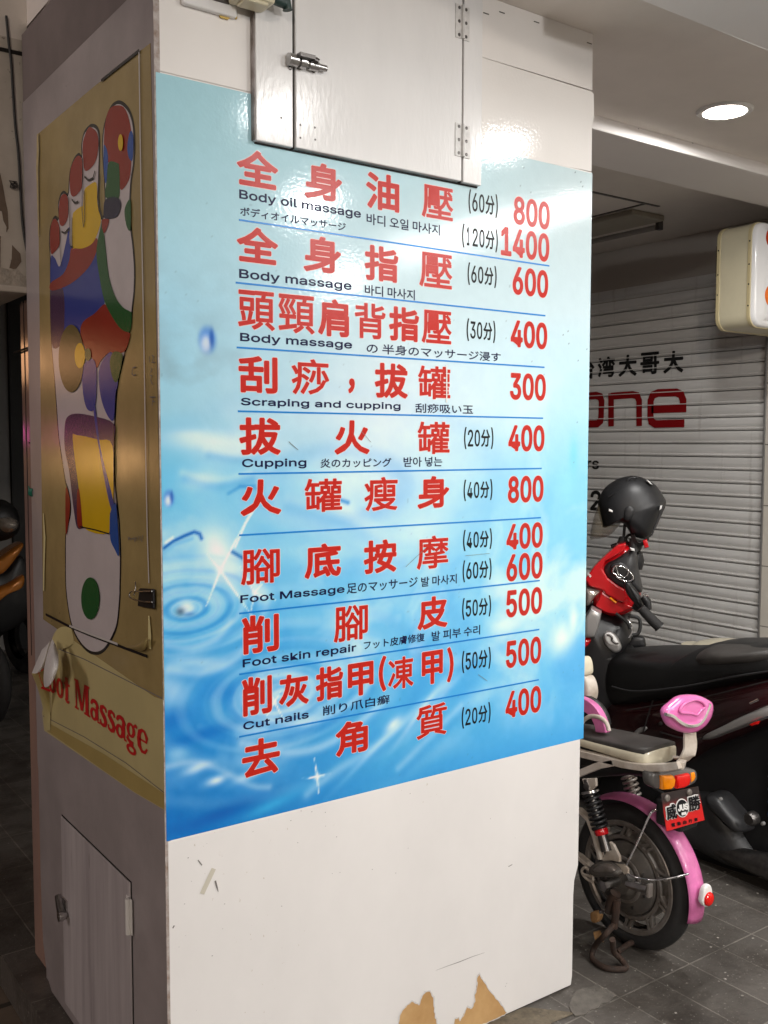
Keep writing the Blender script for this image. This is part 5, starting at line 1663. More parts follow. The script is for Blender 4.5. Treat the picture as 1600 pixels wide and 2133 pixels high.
# dark house front across the lane
xw = ony((17, 800), 5.5)[0]
xk = ony((29, 800), 5.5)[0]
hs = thing('dark_house_front', 'dark grey house front with a black frame at the far left edge', 'building', (-0.2, 5.8, 0))
MB().box((-0.85, 5.5, 0.001), (xw, 6.2, 3.6)).build('wall', M['dark_wall'], hs)
MB().box((xw + .001, 5.46, 0.001), (xk + .35, 6.2, 3.6)).build('frame', M['black_void'], hs)


# bronze scooter at the left edge
bs = thing('bronze_scooter', 'bronze and black scooter with a glinting headlight at the left edge', 'scooter', (0.3, 3.6, 0))
YB2 = 3.6
B2 = lambda *ps: [ony(cC(*q), YB2) for q in ps]
AX = (0, 1, 0)
MB().pillow(catmull(B2((-420, 560), (-200, 460), (0, 425), (110, 470), (190, 560), (215, 680), (190, 800), (60, 880), (-150, 900), (-380, 800)), 4), AX, .10, .12).build('cowl', M['black_plastic'], bs, smooth=60)
MB().pillow(catmull(B2((-110, 610), (0, 590), (100, 600), (180, 660), (170, 740), (90, 800), (-20, 800), (-100, 730)), 4), AX, .145, .02).build('headlight', M['lamp_glass'], bs, smooth=180)
MB().pillow(catmull(B2((-400, 1160), (-100, 1080), (60, 975), (205, 895), (215, 940), (130, 1070), (60, 1160), (-60, 1260), (-380, 1340)), 4), AX, .13, .06, p=4).build('front_panel', M['scooter_orange'], bs, smooth=50)
MB().pillow(catmull(B2((-420, 1620), (-100, 1410), (60, 1340), (225, 1245), (225, 1370), (100, 1430), (0, 1490), (-300, 1720)), 4), AX, .12, .06, p=4).build('leg_shield', M['scooter_orange'], bs, smooth=50)
MB().pillow(catmull(B2((-420, 1300), (0, 1230), (230, 1050), (330, 1300), (320, 1700), (60, 1900), (-300, 1900)), 4), AX, .05, .15).build('body', M['black_plastic'], bs, smooth=60)
p = ony(cC(-160, 2150), YB2)
MB().lathe((p[0], p[1], .24), (1, .2, 0), [(.14, -.04), (.20, -.045), (.235, -.02), (.24, 0), (.235, .02), (.20, .045), (.14, .04), (.13, 0)], 36).build('wheel', M['rubber'], bs, smooth=60)
p2 = (p[0] + 0.5, p[1] + 1.1, .24)
MB().lathe(p2, (1, .2, 0), [(.14, -.04), (.20, -.045), (.235, -.02), (.24, 0), (.235, .02), (.20, .045), (.14, .04), (.13, 0)], 36).build('wheel', M['rubber'], bs, smooth=60)
MB().pillow([(p[0] + .1, p[1] + .35, .70), (p[0] + .35, p[1] + 1.1, .80), (p[0] + .45, p[1] + 1.4, .74), (p[0] + .4, p[1] + 1.3, .45), (p[0] + .15, p[1] + .5, .35)], (1, -.3, 0), .14, .14).build('seat', M['vinyl_black'], bs, smooth=60)

# ================================================================== RED SCOOTER beside the shutter
SX = 2.3
sc = thing('red_scooter', 'red and black scooter with long black seat parked by the shutter', 'scooter', (SX, 0.3, 0))
p3 = crop(1200, 950, 4.0)
p4 = crop(1200, 1300, 4.0)
p5 = crop(1200, 1600, 4.0)
AXX = (1, 0, 0)
def S(cf, X, *ps): return [onx(cf(*q), X) for q in ps]
def blobx(name, cf, X, ps, t0, t1, m, parent, p=2.0, n=4, smooth=60):
    return MB().pillow(catmull(S(cf, X, *ps), n), AXX, t0, t1, p=p).build(name, M[m], parent, smooth=smooth)
VN = np.array([0.761, 0.649, 0.0])      # the bars are turned: their broad side looks along this direction
P0 = np.array([SX, 0.78, 1.1])
def onv(p, X=SX):
    d = ray(p)
    q = P0 - VN * (SX - X)
    return CAM + d * (((q - CAM) @ VN) / (d @ VN))
def S2(cf, X, *ps): return [onv(cf(*q), X) for q in ps]
def blobv(name, cf, X, ps, t0, t1, m, parent, p=2.0, n=4, smooth=60):
    return MB().pillow(catmull(S2(cf, X, *ps), n), VN, t0, t1, p=p).build(name, M[m], parent, smooth=smooth)
# leg shield and dark front
blobv('leg_shield', p3, SX, [(20, 1180), (150, 1240), (330, 1310), (420, 1330), (470, 1480), (420, 1600), (500, 1640), (420, 1900), (300, 2200), (60, 2300), (-120, 1900), (-80, 1400)], .16, .18, 'black_plastic', sc, p=2.6)
blobv('handlebar_cover', p3, SX, [(415, 728), (340, 745), (240, 830), (150, 920), (75, 1030), (110, 1090), (140, 1180), (150, 1250), (230, 1300), (340, 1322), (490, 1262), (545, 1130), (525, 950), (505, 830), (455, 745)], .110, .10, 'red_paint', sc, p=4)
fair = [(418, 726), (345, 742), (245, 828), (152, 920), (74, 1030), (112, 1085), (215, 1112), (250, 1150), (330, 1200), (405, 1225), (425, 1180), (402, 1110), (345, 1078), (262, 1015), (222, 945), (240, 880), (332, 830), (405, 785)]
MB().prism(S2(p3, SX - .128, *fair), (VN * .10)).build('front_fairing', M['red_paint'], sc, bevel=.006)
MB().prism(S2(p3, SX - .120, (212, 1120), (255, 1160), (335, 1208), (410, 1232), (492, 1262), (340, 1322), (240, 1300), (160, 1250), (190, 1190)), (VN * .10)).build('lower_fairing', M['red_paint'], sc, bevel=.006)
lt = MB()
dq = [onv(p3(*q), SX - .1295) for q in ((104, 968), (128, 1000), (118, 1012), (92, 980))]
lay(lt, 'SYM', 'latin', lambda a_, b_, h: tuple(dq[3] + (dq[2] - dq[3]) * a_ + (dq[0] - dq[3]) * b_ - VN * h), 0, 1, 0, 1, fat=.03, off=.001)
lt.build('decal', M['plate_white'], sc, fix=False)
MB().tube(S2(p3, SX - .125, (282, 1180), (310, 1205), (335, 1222)), .004, 8).build('orange_marker', M['amber'], sc, smooth=60)
blobv('dash_panel', p3, SX - .050, [(450, 765), (330, 830), (245, 880), (218, 940), (250, 1010), (340, 1080), (420, 1115), (545, 1130), (545, 1040), (520, 930), (515, 840), (490, 775)], .085, .05, 'grey_plastic', sc, p=3)
ctr = onv(p3(388, 975), SX - .143)
b = MB()
ringp = [onv(p3(*q), SX - .142) for q in ((305, 960), (330, 990), (380, 1030), (430, 1048), (468, 1030), (470, 1000), (440, 960), (390, 925), (330, 918))]
b.tube(catmull(ringp, 4), .0045, 8, closed=True)
b.tube([onv(p3(*q), SX - .145) for q in ((325, 915), (350, 985), (400, 1015), (430, 990), (435, 955))], .004, 8)
b.build('gauge_rim', M['chrome'], sc, smooth=60)
blobv('gauge', p3, SX - .125, [(290, 900), (370, 880), (440, 920), (490, 1000), (480, 1050), (410, 1050), (330, 1010), (290, 950)], .016, .02, 'black_plastic', sc, p=3)
MB().pillow(S2(p3, SX - .115, (450, 762), (488, 772), (488, 790), (455, 782)), VN, .022, .01, p=5).build('sticker', M['plate_white'], sc)
blobv('headlight', p3, SX - .06, [(85, 1075), (150, 1085), (212, 1108), (160, 1170), (110, 1240), (75, 1230), (75, 1130)], .075, .03, 'lamp_glass', sc, p=3)
# silver side panel and the round cap with its curved mark
MB().pillow(S2(p3, SX - .14, (72, 1335), (130, 1250), (214, 1295), (195, 1400), (160, 1500), (75, 1500)), VN, .05, .04, p=6).build('side_panel', M['silver_paint'], sc, smooth=50)
blobv('red_trim', p3, SX - .12, [(50, 1500), (130, 1510), (100, 1570), (40, 1590)], .05, .05, 'red_paint', sc, p=4)
cp = catmull(S2(p3, SX - .165, (230, 1490), (270, 1458), (330, 1490), (372, 1560), (375, 1610), (330, 1632), (270, 1600), (235, 1550)), 4)
capo = MB().pillow(cp, VN, .03, .03, p=4).build('round_cap', M['silver_paint'], sc, smooth=60)
MB().pillow(catmull(S2(p3, SX - .185, (240, 1485), (280, 1468), (325, 1500), (362, 1570), (330, 1580), (275, 1565), (245, 1530)), 4), VN, .016, .01, p=4).build('cap_face', M['plate_white'], capo, smooth=60)
MB().tube(catmull(S2(p3, SX - .204, (258, 1492), (275, 1490), (300, 1510), (300, 1535), (330, 1560), (355, 1560)), 4, closed=False), .004, 8).build('cap_mark', M['dark_steel'], capo, smooth=60)
MB().tube(catmull(S2(p3, SX - .10, (428, 1365), (455, 1400), (470, 1455), (450, 1500), (440, 1515)), 4, closed=False), .005, 8).build('chrome_hook', M['chrome'], sc, smooth=60)
MB().tube(S2(p3, SX - .17, (55, 1470), (95, 1475)), .014, 12).build('bolt_head', M['chrome'], sc, smooth=60)
blobv('rear_mirror_back', p3, SX + .12, [(440, 1530), (480, 1500), (560, 1505), (580, 1550), (570, 1590), (440, 1600), (420, 1570)], .02, .02, 'black_plastic', sc, p=3)
# near grip with brake lever and hand guard
gp = S2(p3, SX - .28, (540, 1265), (580, 1310), (640, 1372), (690, 1420))
MB().tube(gp, [.017, .0185, .0195, .0195], 16).build('grip', M['rubber'], sc, smooth=60)
MB().tube([gp[-1], gp[-1] + (gp[-1] - gp[-2]) * .12], .022, 16).build('grip_end', M['black_plastic'], sc, smooth=60)
hgd = MB().pillow(catmull(S2(p3, SX - .20, (405, 1060), (440, 1045), (480, 1090), (540, 1170), (565, 1260), (545, 1275), (500, 1240), (430, 1160), (405, 1100)), 4), VN, .025, .03, p=3).build('hand_guard', M['black_plastic'], sc, smooth=60)
MB().pillow(catmull(S2(p3, SX - .222, (445, 1075), (490, 1120), (535, 1190), (552, 1250), (520, 1220), (470, 1140)), 4), VN, .012, .01, p=4).build('guard_inlay', M['grey_plastic'], hgd, smooth=60)
MB().tube(S2(p3, SX - .24, (560, 1170), (590, 1210), (605, 1280)), [.014, .016, .012], 12).tube(S2(p3, SX - .24, (565, 1165), (600, 1165)), .010, 10).build('switch_block', M['black_plastic'], sc, smooth=60)
MB().tube(S2(p3, SX - .24, (560, 1160), (600, 1162)), .011, 10).build('chrome_clamp', M['chrome'], sc, smooth=60)
MB().tube(S2(p3, SX - .16, (480, 1230), (540, 1265)), .02, 12).build('bar_end_sleeve', M['black_plastic'], sc, smooth=60)
# cable loops under the grip
MB().tube(catmull(S2(p3, SX - .1, (430, 1330), (520, 1350), (535, 1420), (515, 1480), (470, 1490)), 5, closed=False), .007, 8).tube(catmull(S2(p3, SX - .12, (330, 1310), (420, 1380), (450, 1440)), 5, closed=False), .006, 8).build('cable', M['cable'], sc, smooth=60)
# mirror stems
MB().tube(S2(p3, SX - .02, (395, 690), (408, 560), (412, 520)), .0058, 10).build('mirror_stem', M['black_plastic'], sc, smooth=60)
MB().tube(S2(p3, SX - .02, (380, 765), (382, 720), (388, 672)), [.026, .019, .012], 14).build('stem_boot', M['rubber'], sc, smooth=60)
MB().tube(S2(p3, SX - .02, (290, 752), (330, 745), (370, 750)), [.007, .011, .012], 10).build('brake_lever', M['black_plastic'], sc, smooth=60)
MB().tube(S2(p3, SX - .02, (440, 800), (490, 760), (520, 700)), [.030, .028, .024], 14).tube(S2(p3, SX - .02, (500, 820), (515, 870), (505, 940)), [.026, .026, .022], 14).build('far_grip', M['black_plastic'], sc, smooth=60)
MB().tube(catmull(S2(p3, SX + .03, (440, 730), (415, 700), (430, 665), (470, 650)), 4, closed=False), .006, 8).build('far_cable', M['cable'], sc, smooth=60)
# long seat, body, tail
blobx('seat', p4, SX, [(232, 470), (255, 350), (310, 250), (430, 205), (620, 190), (900, 190), (1150, 180), (1210, 150), (1290, 128), (1420, 122), (1620, 126), (1900, 118), (2150, 160), (2150, 330), (1850, 400), (1600, 455), (1300, 520), (1000, 600), (700, 650), (450, 680), (290, 600)], .20, .20, 'vinyl_black', sc, p=2.6)
blobx('seat_bulge', p4, SX - .02, [(1130, 230), (1260, 150), (1420, 140), (1650, 150), (1900, 170), (1850, 270), (1600, 310), (1300, 325), (1150, 320)], .195, .18, 'dusty_vinyl', sc, p=2.6)
blobx('body', p4, SX, [(350, 640), (700, 590), (1000, 540), (1300, 470), (1700, 400), (2200, 340), (2300, 560), (1700, 830), (1300, 1000), (1000, 1170), (760, 1000), (480, 950), (360, 860)], .185, .185, 'maroon', sc, p=3.2)
blobx('tail_trim', p4, SX - .02, [(1252, 900), (1290, 862), (1370, 822), (1500, 760), (1640, 690), (1900, 590), (1950, 660), (1640, 790), (1480, 850), (1350, 900), (1270, 912)], .185, .1, 'silver_paint', sc, p=5)
MB().tube(S(p4, SX - .196, (1450, 660), (1520, 625)), .004, 8).build('body_strip', M['chrome'], sc)
blobx('side_badge', p4, SX - .17, [(480, 925), (540, 860), (610, 848), (600, 880), (530, 912)], .02, .02, 'silver_paint', sc, p=4)
MB().pillow(S(p4, SX - .206, (1450, 835), (1500, 812), (1535, 805), (1520, 832), (1470, 848)), AXX, .008, .004, p=5).build('red_mark', M['red_lens'], sc)
blobx('engine_cover', p5, SX - .03, [(760, 200), (1010, 150), (1200, 130), (1330, 150), (1420, 250), (1500, 400), (1580, 540), (1700, 760), (1500, 800), (1200, 660), (950, 560), (800, 520)], .16, .12, 'grey_plastic', sc, p=3.4)
blobx('exhaust_guard', p5, SX - .12, [(1180, 190), (1290, 190), (1400, 310), (1480, 410), (1500, 500), (1440, 490), (1330, 380), (1230, 290)], .10, .04, 'grey_plastic', sc, p=4)
MB().lathe(onx(p5(1440, 430), SX - .228), (1, 0, 0), [(.003, 0.0), (.018, -.002), (.024, .006), (.024, .03)], 18, cap=True).build('exhaust_plug', M['dark_steel'], sc, smooth=40)
for q in ((1196, 262), (1550, 465)): MB().lathe(onx(p5(*q), SX - .200), (1, 0, 0), [(.001, -.002), (.006, 0), (.007, .01)], 12, cap=True).build('bolt_head', M['silver_paint'], sc, smooth=40)
blobx('lower_body', p5, SX, [(300, 0), (800, -150), (1300, -300), (2200, -500), (2500, 300), (2400, 950), (1800, 900), (1500, 850), (1200, 780), (900, 720), (500, 740), (200, 600)], .13, .14, 'black_plastic', sc, p=4)
MB().tube(S(p5, SX - .16, (1000, 590), (1300, 720), (1600, 820), (2000, 960)), [.02, .03, .045, .05], 14).build('exhaust_pipe', M['dark_steel'], sc, smooth=60)
b = MB()
c_ = onx(p4(1700, 1290), SX - .12)
pts = [c_ + np.array([.032 * math.cos(k * .7), .032 * math.sin(k * .7), .30 * (.5 - k / 62)]) for k in range(63)]
MB().tube(pts, .007, 8).build('shock_spring', mat('blue_spring', (0.02, 0.03, 0.085), rough=0.35), sc, smooth=60)
for ps in ([(420, 720), (760, 660), (1100, 600), (1500, 500), (1900, 410)], [(700, 900), (960, 960), (1200, 900), (1500, 790)], [(640, 640), (600, 760), (560, 900)]):
    MB().tube(catmull(S(p4, SX - .192, *ps), 5, closed=False), .0028, 6).build('panel_gap', M['gap'], sc)
MB().tube(catmull(S(p4, SX - .203, (300, 520), (500, 560), (900, 520), (1300, 440), (1700, 380)), 5, closed=False), .0035, 8).build('seat_piping', M['grey_plastic'], sc, smooth=60)
for q in ((700, 830), (1130, 720), (905, 905)):
    MB().lathe(onx(p4(*q), SX - .192), AXX, [(.001, -.003), (.006, -.002), (.007, .006)], 12, cap=True).build('panel_screw', M['dark_steel'], sc, smooth=40)
MB().tube(catmull(S(p5, SX - .17, (640, 160), (760, 240), (900, 420), (1050, 520)), 5, closed=False), .006, 8).build('hose', M['cable'], sc, smooth=60)
wheelprof = [(.13, -.035), (.17, -.045), (.21, -.05), (.235, -.03), (.242, 0), (.235, .03), (.21, .05), (.17, .045), (.13, .035), (.12, 0)]
for y in (1.02, -0.28):
    wh = MB().lathe((SX, y, .243), AXX, wheelprof, 44).build('wheel', M['rubber'], sc, smooth=60)
    MB().lathe((SX, y, .243), AXX, [(.01, -.04), (.05, -.045), (.06, -.02), (.118, -.015), (.128, -.034), (.128, .034), (.118, .015), (.06, .02), (.05, .045), (.01, .04)], 32, cap=True).build('rim', M['dark_steel'], wh, smooth=40)
MB().tube([(SX - .09, 1.02, .243), (SX - .08, .9, .62), (SX - .05, .82, .85)], .022, 12).tube([(SX + .09, 1.02, .243), (SX + .08, .9, .62), (SX + .05, .82, .85)], .022, 12).build('fork', M['dark_steel'], sc, smooth=60)
MB().box((SX - .17, .55, .24), (SX + .17, .92, .30)).build('footboard', M['black_plastic'], sc, bevel=.02)
MB().tube([(SX + .1, .2, .25), (SX + .2, .12, .006)], .012, 10).build('side_stand', M['black_plastic'], sc, smooth=60)
MB().tube([onx(p3(650, 690), SX + .42), onx(p3(560, 800), SX + .25)], .02, 12).build('far_handle', M['black_plastic'], sc, smooth=60) if False else None

# ------------------------------------------------------------------ helmet hung on its mirror
hl = thing('helmet', 'matte black open face helmet with smoked visor on the scooter mirror', 'helmet', onv(p3(460, 430), SX).tolist())
HX = SX
shell = blobv('shell', p3, HX, [(452, 164), (350, 190), (255, 250), (205, 320), (182, 400), (190, 480), (205, 540), (228, 596), (275, 575), (330, 556), (385, 556), (415, 580), (440, 620), (460, 655), (490, 672), (560, 690), (620, 672), (665, 600), (705, 510), (752, 396), (728, 335), (680, 260), (620, 210), (540, 175)], .125, .125, 'matte_black', hl, p=2.3, n=4, smooth=180)
blobv('ear_pod', p3, HX - .112, [(400, 440), (430, 412), (470, 418), (492, 450), (470, 520), (430, 545), (395, 520)], .018, .02, 'matte_black', hl, p=3)
MB().tube(catmull(S2(p3, HX - .070, (500, 180), (450, 185), (425, 215), (432, 250), (455, 280), (480, 288)), 4, closed=False), .0035, 8).build('vent_line', M['grey_plastic'], shell, smooth=60)
MB().tube(catmull(S2(p3, HX - .098, (475, 288), (400, 285), (330, 310), (270, 340)), 4, closed=False), .0022, 8).build('shell_crease', M['black_plastic'], shell, smooth=60)
MB().tube(S2(p3, HX - .095, (728, 412), (690, 505), (655, 590), (630, 660)), .004, 8).build('edge_trim', M['grey_plastic'], shell, smooth=60)
for ps, d in (([(272, 438), (322, 455), (318, 474), (270, 458)], .100), ([(700, 415), (718, 410), (712, 440), (692, 450)], .088), ([(585, 198), (610, 208), (638, 240), (620, 235)], .062)):
    MB().pillow(S2(p3, HX - d, *ps), VN, .012, .02, p=5).build('reflective_sticker', M['plate_white'], hl)
b = MB().lathe(onv(p3(541, 566), HX - .108), VN, [(.001, -.004), (.008, -.002), (.009, .008)], 12, cap=True)
b.build('rivet', M['steel'], hl, smooth=40)
vis = []
pts = S2(p3, HX, (188, 410), (150, 490), (128, 570), (116, 680), (200, 682), (290, 650), (340, 600), (372, 558), (300, 560), (230, 592), (205, 530))
MB().pillow(catmull(S2(p3, HX, (192, 400), (160, 470), (134, 560), (116, 680), (160, 685), (215, 680), (290, 650), (340, 600), (372, 556), (330, 556), (262, 585), (225, 590), (205, 530)), 4), VN, .075, .075, p=4).build('visor', M['visor'], hl, smooth=60)
MB().tube(catmull(S2(p3, HX - .08, (470, 660), (500, 720), (545, 735), (580, 700), (600, 680)), 4, closed=False), None, flat=(.010, .0015)).build('chin_strap', M['cable'], hl)
MB().pillow(S2(p3, HX - .085, (555, 705), (590, 690), (608, 760), (570, 768)), VN, .008, .008, p=4).build('buckle', M['red_paint'], hl, smooth=40)
MB().tube(S2(p3, HX - .06, (480, 690), (470, 760), (500, 800)), .016, 10).build('strap_pad', M['cable'], hl, smooth=60)

# ------------------------------------------------------------------ cream scooter behind the red one
X3 = 2.95
cs = thing('cream_scooter', 'mostly hidden scooter with a cream hump showing behind the black seat', 'scooter', (X3, 0.55, 0))
blobx('rear_hump', p4, X3, [(1000, 215), (1020, 165), (1070, 130), (1130, 122), (1250, 128), (1330, 150), (1500, 220), (1450, 330), (1200, 400), (1000, 330)], .12, .12, 'cream_paint', cs, p=3)
blobx('seat', p4, X3, [(1180, 260), (1420, 200), (1800, 200), (2000, 260), (1900, 420), (1400, 460), (1200, 400)], .13, .13, 'vinyl_black', cs, p=3)
hp = onx(p4(1150, 250), X3)
MB().pillow([(X3, hp[1] + .15, .60), (X3, hp[1] - .9, .62), (X3, hp[1] - .95, .40), (X3, hp[1] - .3, .26), (X3, hp[1] + .2, .28)], AXX, .13, .13, p=3).build('body', M['cream_paint'], cs, smooth=60)
MB().tube([(X3 - .25, hp[1] - .85, .95), (X3, hp[1] - .80, .93), (X3 + .25, hp[1] - .85, .95)], .014, 10).tube([(X3, hp[1] - .84, .55), (X3, hp[1] - .80, .93)], .03, 12).build('handlebar', M['black_plastic'], cs, smooth=60)
for y in (hp[1] + .25, hp[1] - .85):
    MB().lathe((X3, y, .22), AXX, [(r_ * .9, o) for r_, o in wheelprof], 36).build('wheel', M['rubber'], cs, smooth=60)

# ================================================================== PINK ELECTRIC BICYCLE next to the column
EX = 1.50
XL = 1.405
eb = thing('electric_bicycle', 'cream and pink electric bicycle with pink backrest beside the column', 'electric bicycle', (EX, 0.05, 0))
HY, HZ, RT = 0.058, 0.214, 0.213
# rear wheel
wheel = MB().lathe((EX, HY, HZ), AXX, [(.166, -.024), (.176, -.028), (.190, -.029), (.203, -.023), (.211, -.010), (RT, 0), (.211, .010), (.203, .023), (.190, .029), (.176, .028), (.166, .024), (.162, 0)], 64).build('rear_wheel', M['rubber'], eb, smooth=60)
MB().lathe((EX, HY, HZ), AXX, [(.149, -.020), (.154, -.026), (.165, -.027), (.168, -.024), (.168, .024), (.165, .027), (.154, .026), (.149, .020)], 64, ).build('rim', M['rim'], wheel, smooth=35)
MB().lathe((EX, HY, HZ), AXX, [(.110, -.020), (.114, -.026), (.124, -.026), (.127, -.018), (.127, .018), (.114, .026), (.110, .018)], 56).build('inner_ring', M['rim'], wheel, smooth=35)
for k in range(10):
    a = 2 * PI * k / 10 + .2
    sp = MB()
    for da in (-.07, .07):
        pts = [(EX - .018, HY + rr * math.cos(a + da * s_ + tw), HZ + rr * math.sin(a + da * s_ + tw)) for rr, s_, tw in ((.122, 1.5, 0), (.136, .8, .05), (.152, .7, .10))]
        sp.tube(pts, None, flat=(.004, .008), up=(1, 0, 0))
    sp.build('spoke', M['rim'], wheel)
MB().lathe((EX, HY, HZ), AXX, [(.012, -.062), (.040, -.062), (.052, -.046), (.088, -.040), (.107, -.030), (.110, -.012), (.110, .03), (.06, .045), (.012, .05)], 48, cap=True).build('hub_motor', M['motor'], wheel, smooth=35)
MB().lathe((EX, HY, HZ), AXX, [(.060, -.0475), (.066, -.048), (.070, -.046), (.070, -.040), (.060, -.042)], 40).build('hub_ring', M['rim'], wheel, smooth=35)
b = MB()
for k in range(8):
    a = 2 * PI * k / 8 + .3
    b.tube([(EX - .033, HY + .083 * math.cos(a), HZ + .083 * math.sin(a)), (EX - .045, HY + .083 * math.cos(a), HZ + .083 * math.sin(a))], .005, 8)
b.build('hub_bolts', M['dark_steel'], wheel, smooth=40)
MB().tube([(EX - .055, HY, HZ), (EX - .125, HY, HZ)], .012, 14).build('axle', M['steel'], eb, smooth=40)
MB().lathe((EX - .115, HY, HZ), AXX, [(.006, -.018), (.0165, -.016), (.0165, 0), (.008, .002)], 6, cap=True).build('axle_nut', M['steel'], eb)
# mudguard: pink channel section following the tyre
fa0 = math.atan2(onx(p5(1000, 1095), EX)[2] - HZ, onx(p5(1000, 1095), EX)[1] - HY)
fa1 = math.radians(62)
a0 = math.radians(186)
vs_, fs_ = [], []
NA, NS = 34, 8
for i in range(NA + 1):
    a = math.radians(58) + (math.radians(192) - math.radians(58)) * i / NA
    for j in range(NS + 1):
        s = -1 + 2 * j / NS
        rr = .240 - .012 * abs(s) ** 2.4
        w_ = .033 if i > 3 else .033 * (.7 + .3 * i / 3)
        vs_.append((EX + s * w_, HY + rr * math.cos(a), HZ + rr * math.sin(a)))
for i in range(NA):
    for j in range(NS):
        k = i * (NS + 1) + j
        fs_.append((k, k + 1, k + NS + 2, k + NS + 1))
fe = MB().add(vs_, fs_).build('mudguard', M['pink_fender'], eb, smooth=180, fix=False)
m_ = fe.modifiers.new('thick', 'SOLIDIFY')
m_.thickness = .003
# lower pink flap in clean plastic
# small red rear reflector on the flap
q = onx(p5(1010, 860), EX)
ra = math.atan2(q[2] - HZ, q[1] - HY)
rc = np.array([EX + .002, HY + .262 * math.cos(math.radians(176)), HZ + .262 * math.sin(math.radians(176))])
rc = np.array([EX - .0, HY - .262, HZ + .038])
refl_ = [rc + np.array([.026 * math.cos(k * PI / 10) * (1 if math.sin(k * PI / 10) < 0 else .8), 0, .032 * math.sin(k * PI / 10)]) for k in range(20)]
ro = MB().pillow(refl_, (0, 1, 0), .006, .018, p=3).build('reflector_housing', M['plate_white'], eb, smooth=60)
rl = [rc + np.array([.019 * math.cos(k * PI / 10), -.004, -.008 + .020 * math.sin(k * PI / 10)]) for k in range(20)]
MB().pillow(rl, (0, 1, 0), .012, .006, p=2.5).build('red_lens', M['red_lens'], ro, smooth=60)
# wire stays
hx = XL - .005
stay0 = onx(p5(420, 810), hx)
b = MB()
b.tube(catmull([stay0, onx(p5(460, 730), hx), onx(p5(540, 560), 1.42), onx(p5(600, 420), 1.43), onx(p5(640, 360), 1.44), onx(p5(700, 350), 1.46), onx(p5(760, 370), 1.48)], 5, closed=False), .0034, 8)
b.tube(catmull([onx(p5(420, 870), hx), onx(p5(500, 910), hx), onx(p5(640, 932), 1.42), onx(p5(800, 915), 1.43), onx(p5(940, 880), 1.452)], 5, closed=False), .0034, 8)
b.build('wire_stay', M['chrome'], eb, smooth=60)
MB().pillow([onx(p5(*q), hx) for q in ((315, 790), (360, 800), (410, 800), (440, 840), (440, 880), (410, 885), (380, 850), (330, 830))], AXX, .004, .004, p=6).build('stay_plate', M['white_frame'], eb)
# swing arm, rear plate, lower bar
YL = XL - .012
MB().tube([onx(p5(*q), YL) for q in ((-120, 300), (35, 350), (110, 425), (160, 560), (215, 760))], None, flat=(.006, .0105), up=(1, 0, 0)).build('swing_arm', M['white_frame'], eb, bevel=.002)
MB().prism([onx(p5(*q), YL - .003) for q in ((275, 612), (310, 640), (360, 740), (362, 785), (300, 770), (230, 775), (205, 760), (240, 720))], (.010, 0, 0)).build('dropout', M['white_frame'], eb, bevel=.002)
MB().tube([onx(p5(*q), YL + .03) for q in ((-200, 600), (30, 735), (140, 830))], None, flat=(.006, .013), up=(1, 0, 0)).build('chain_stay', M['white_frame'], eb, bevel=.002)
MB().pillow(catmull([onx(p5(*q), YL - .01) for q in ((130, 820), (190, 780), (280, 785), (350, 830), (370, 880), (300, 900), (190, 900), (130, 870))], 4), AXX, .022, .02, p=3).build('axle_cover', M['motor'], eb, smooth=60)
MB().pillow(catmull([onx(p5(*q), YL - .022) for q in ((155, 840), (210, 798), (280, 800), (335, 850), (270, 868), (180, 865))], 4), AXX, .014, .01, p=3).build('cover_cap', M['rim'], eb, smooth=60)
MB().box((YL - .03, HY - .012, HZ - .06), (YL + .0, HY + .012, HZ - .025)).build('stand_block', M['rim'], eb, bevel=.003) if False else None
nb = [onx(p5(*q), YL - .012) for q in ((425, 965), (480, 980), (600, 1010))]
MB().tube(nb, [.010, .013, .012], 6).build('adjuster_bolt', M['steel'], eb)
MB().box((nb[2][0] - .012, nb[2][1] - .012, nb[2][2] - .018), (nb[2][0] + .006, nb[2][1] - .004, nb[2][2] + .020)).build('adjuster_plate', M['rim'], eb, bevel=.001)
# shock absorber
sa, sb = onx(p5(90, 90), YL - .01), onx(p5(255, 690), YL - .01)
MB().tube([sa, sa * .45 + sb * .55], .011, 12).tube([sa * .3 + sb * .7, sb], [.013, .016], 12).build('shock_damper', M['dark_steel'], eb, smooth=60)
d = (sb - sa)
L_ = np.linalg.norm(d)
d /= L_
e1 = np.cross(d, (1, 0, 0)); e1 /= np.linalg.norm(e1)
e2 = np.cross(d, e1)
pts = [sa + d * (L_ * (.20 + .50 * k / 96)) + .0215 * (e1 * math.cos(k * .5) + e2 * math.sin(k * .5)) for k in range(97)]
MB().tube(pts, .0048, 8).build('shock_spring', M['black_plastic'], eb, smooth=60)
MB().lathe(sa + d * L_ * .735, d, [(.012, -.010), (.019, -.009), (.021, 0), (.019, .009), (.012, .010)], 18, cap=True).build('shock_collar', M['red_paint'], eb, smooth=50)
MB().lathe(sa + d * L_ * .18, d, [(.010, -.004), (.027, -.003), (.027, .003), (.010, .004)], 18, cap=True).build('spring_seat', M['steel'], eb, smooth=50)
MB().prism([onx(p5(*q), YL - .016) for q in ((48, 90), (160, 85), (165, 150), (120, 195), (75, 180))], (.010, 0, 0)).build('shock_bracket', M['white_frame'], eb, bevel=.002)
MB().lathe(onx(p5(88, 152), YL - .018), AXX, [(.002, -.006), (.010, -.004), (.010, .006)], 8, cap=True).build('bracket_bolt', M['dark_steel'], eb)
sa2, sb2 = onx(p5(435, 60), EX + .06), onx(p5(500, 300), EX + .06)
d = sb2 - sa2; L2 = np.linalg.norm(d); d /= L2
e1 = np.cross(d, (1, 0, 0)); e1 /= np.linalg.norm(e1); e2 = np.cross(d, e1)
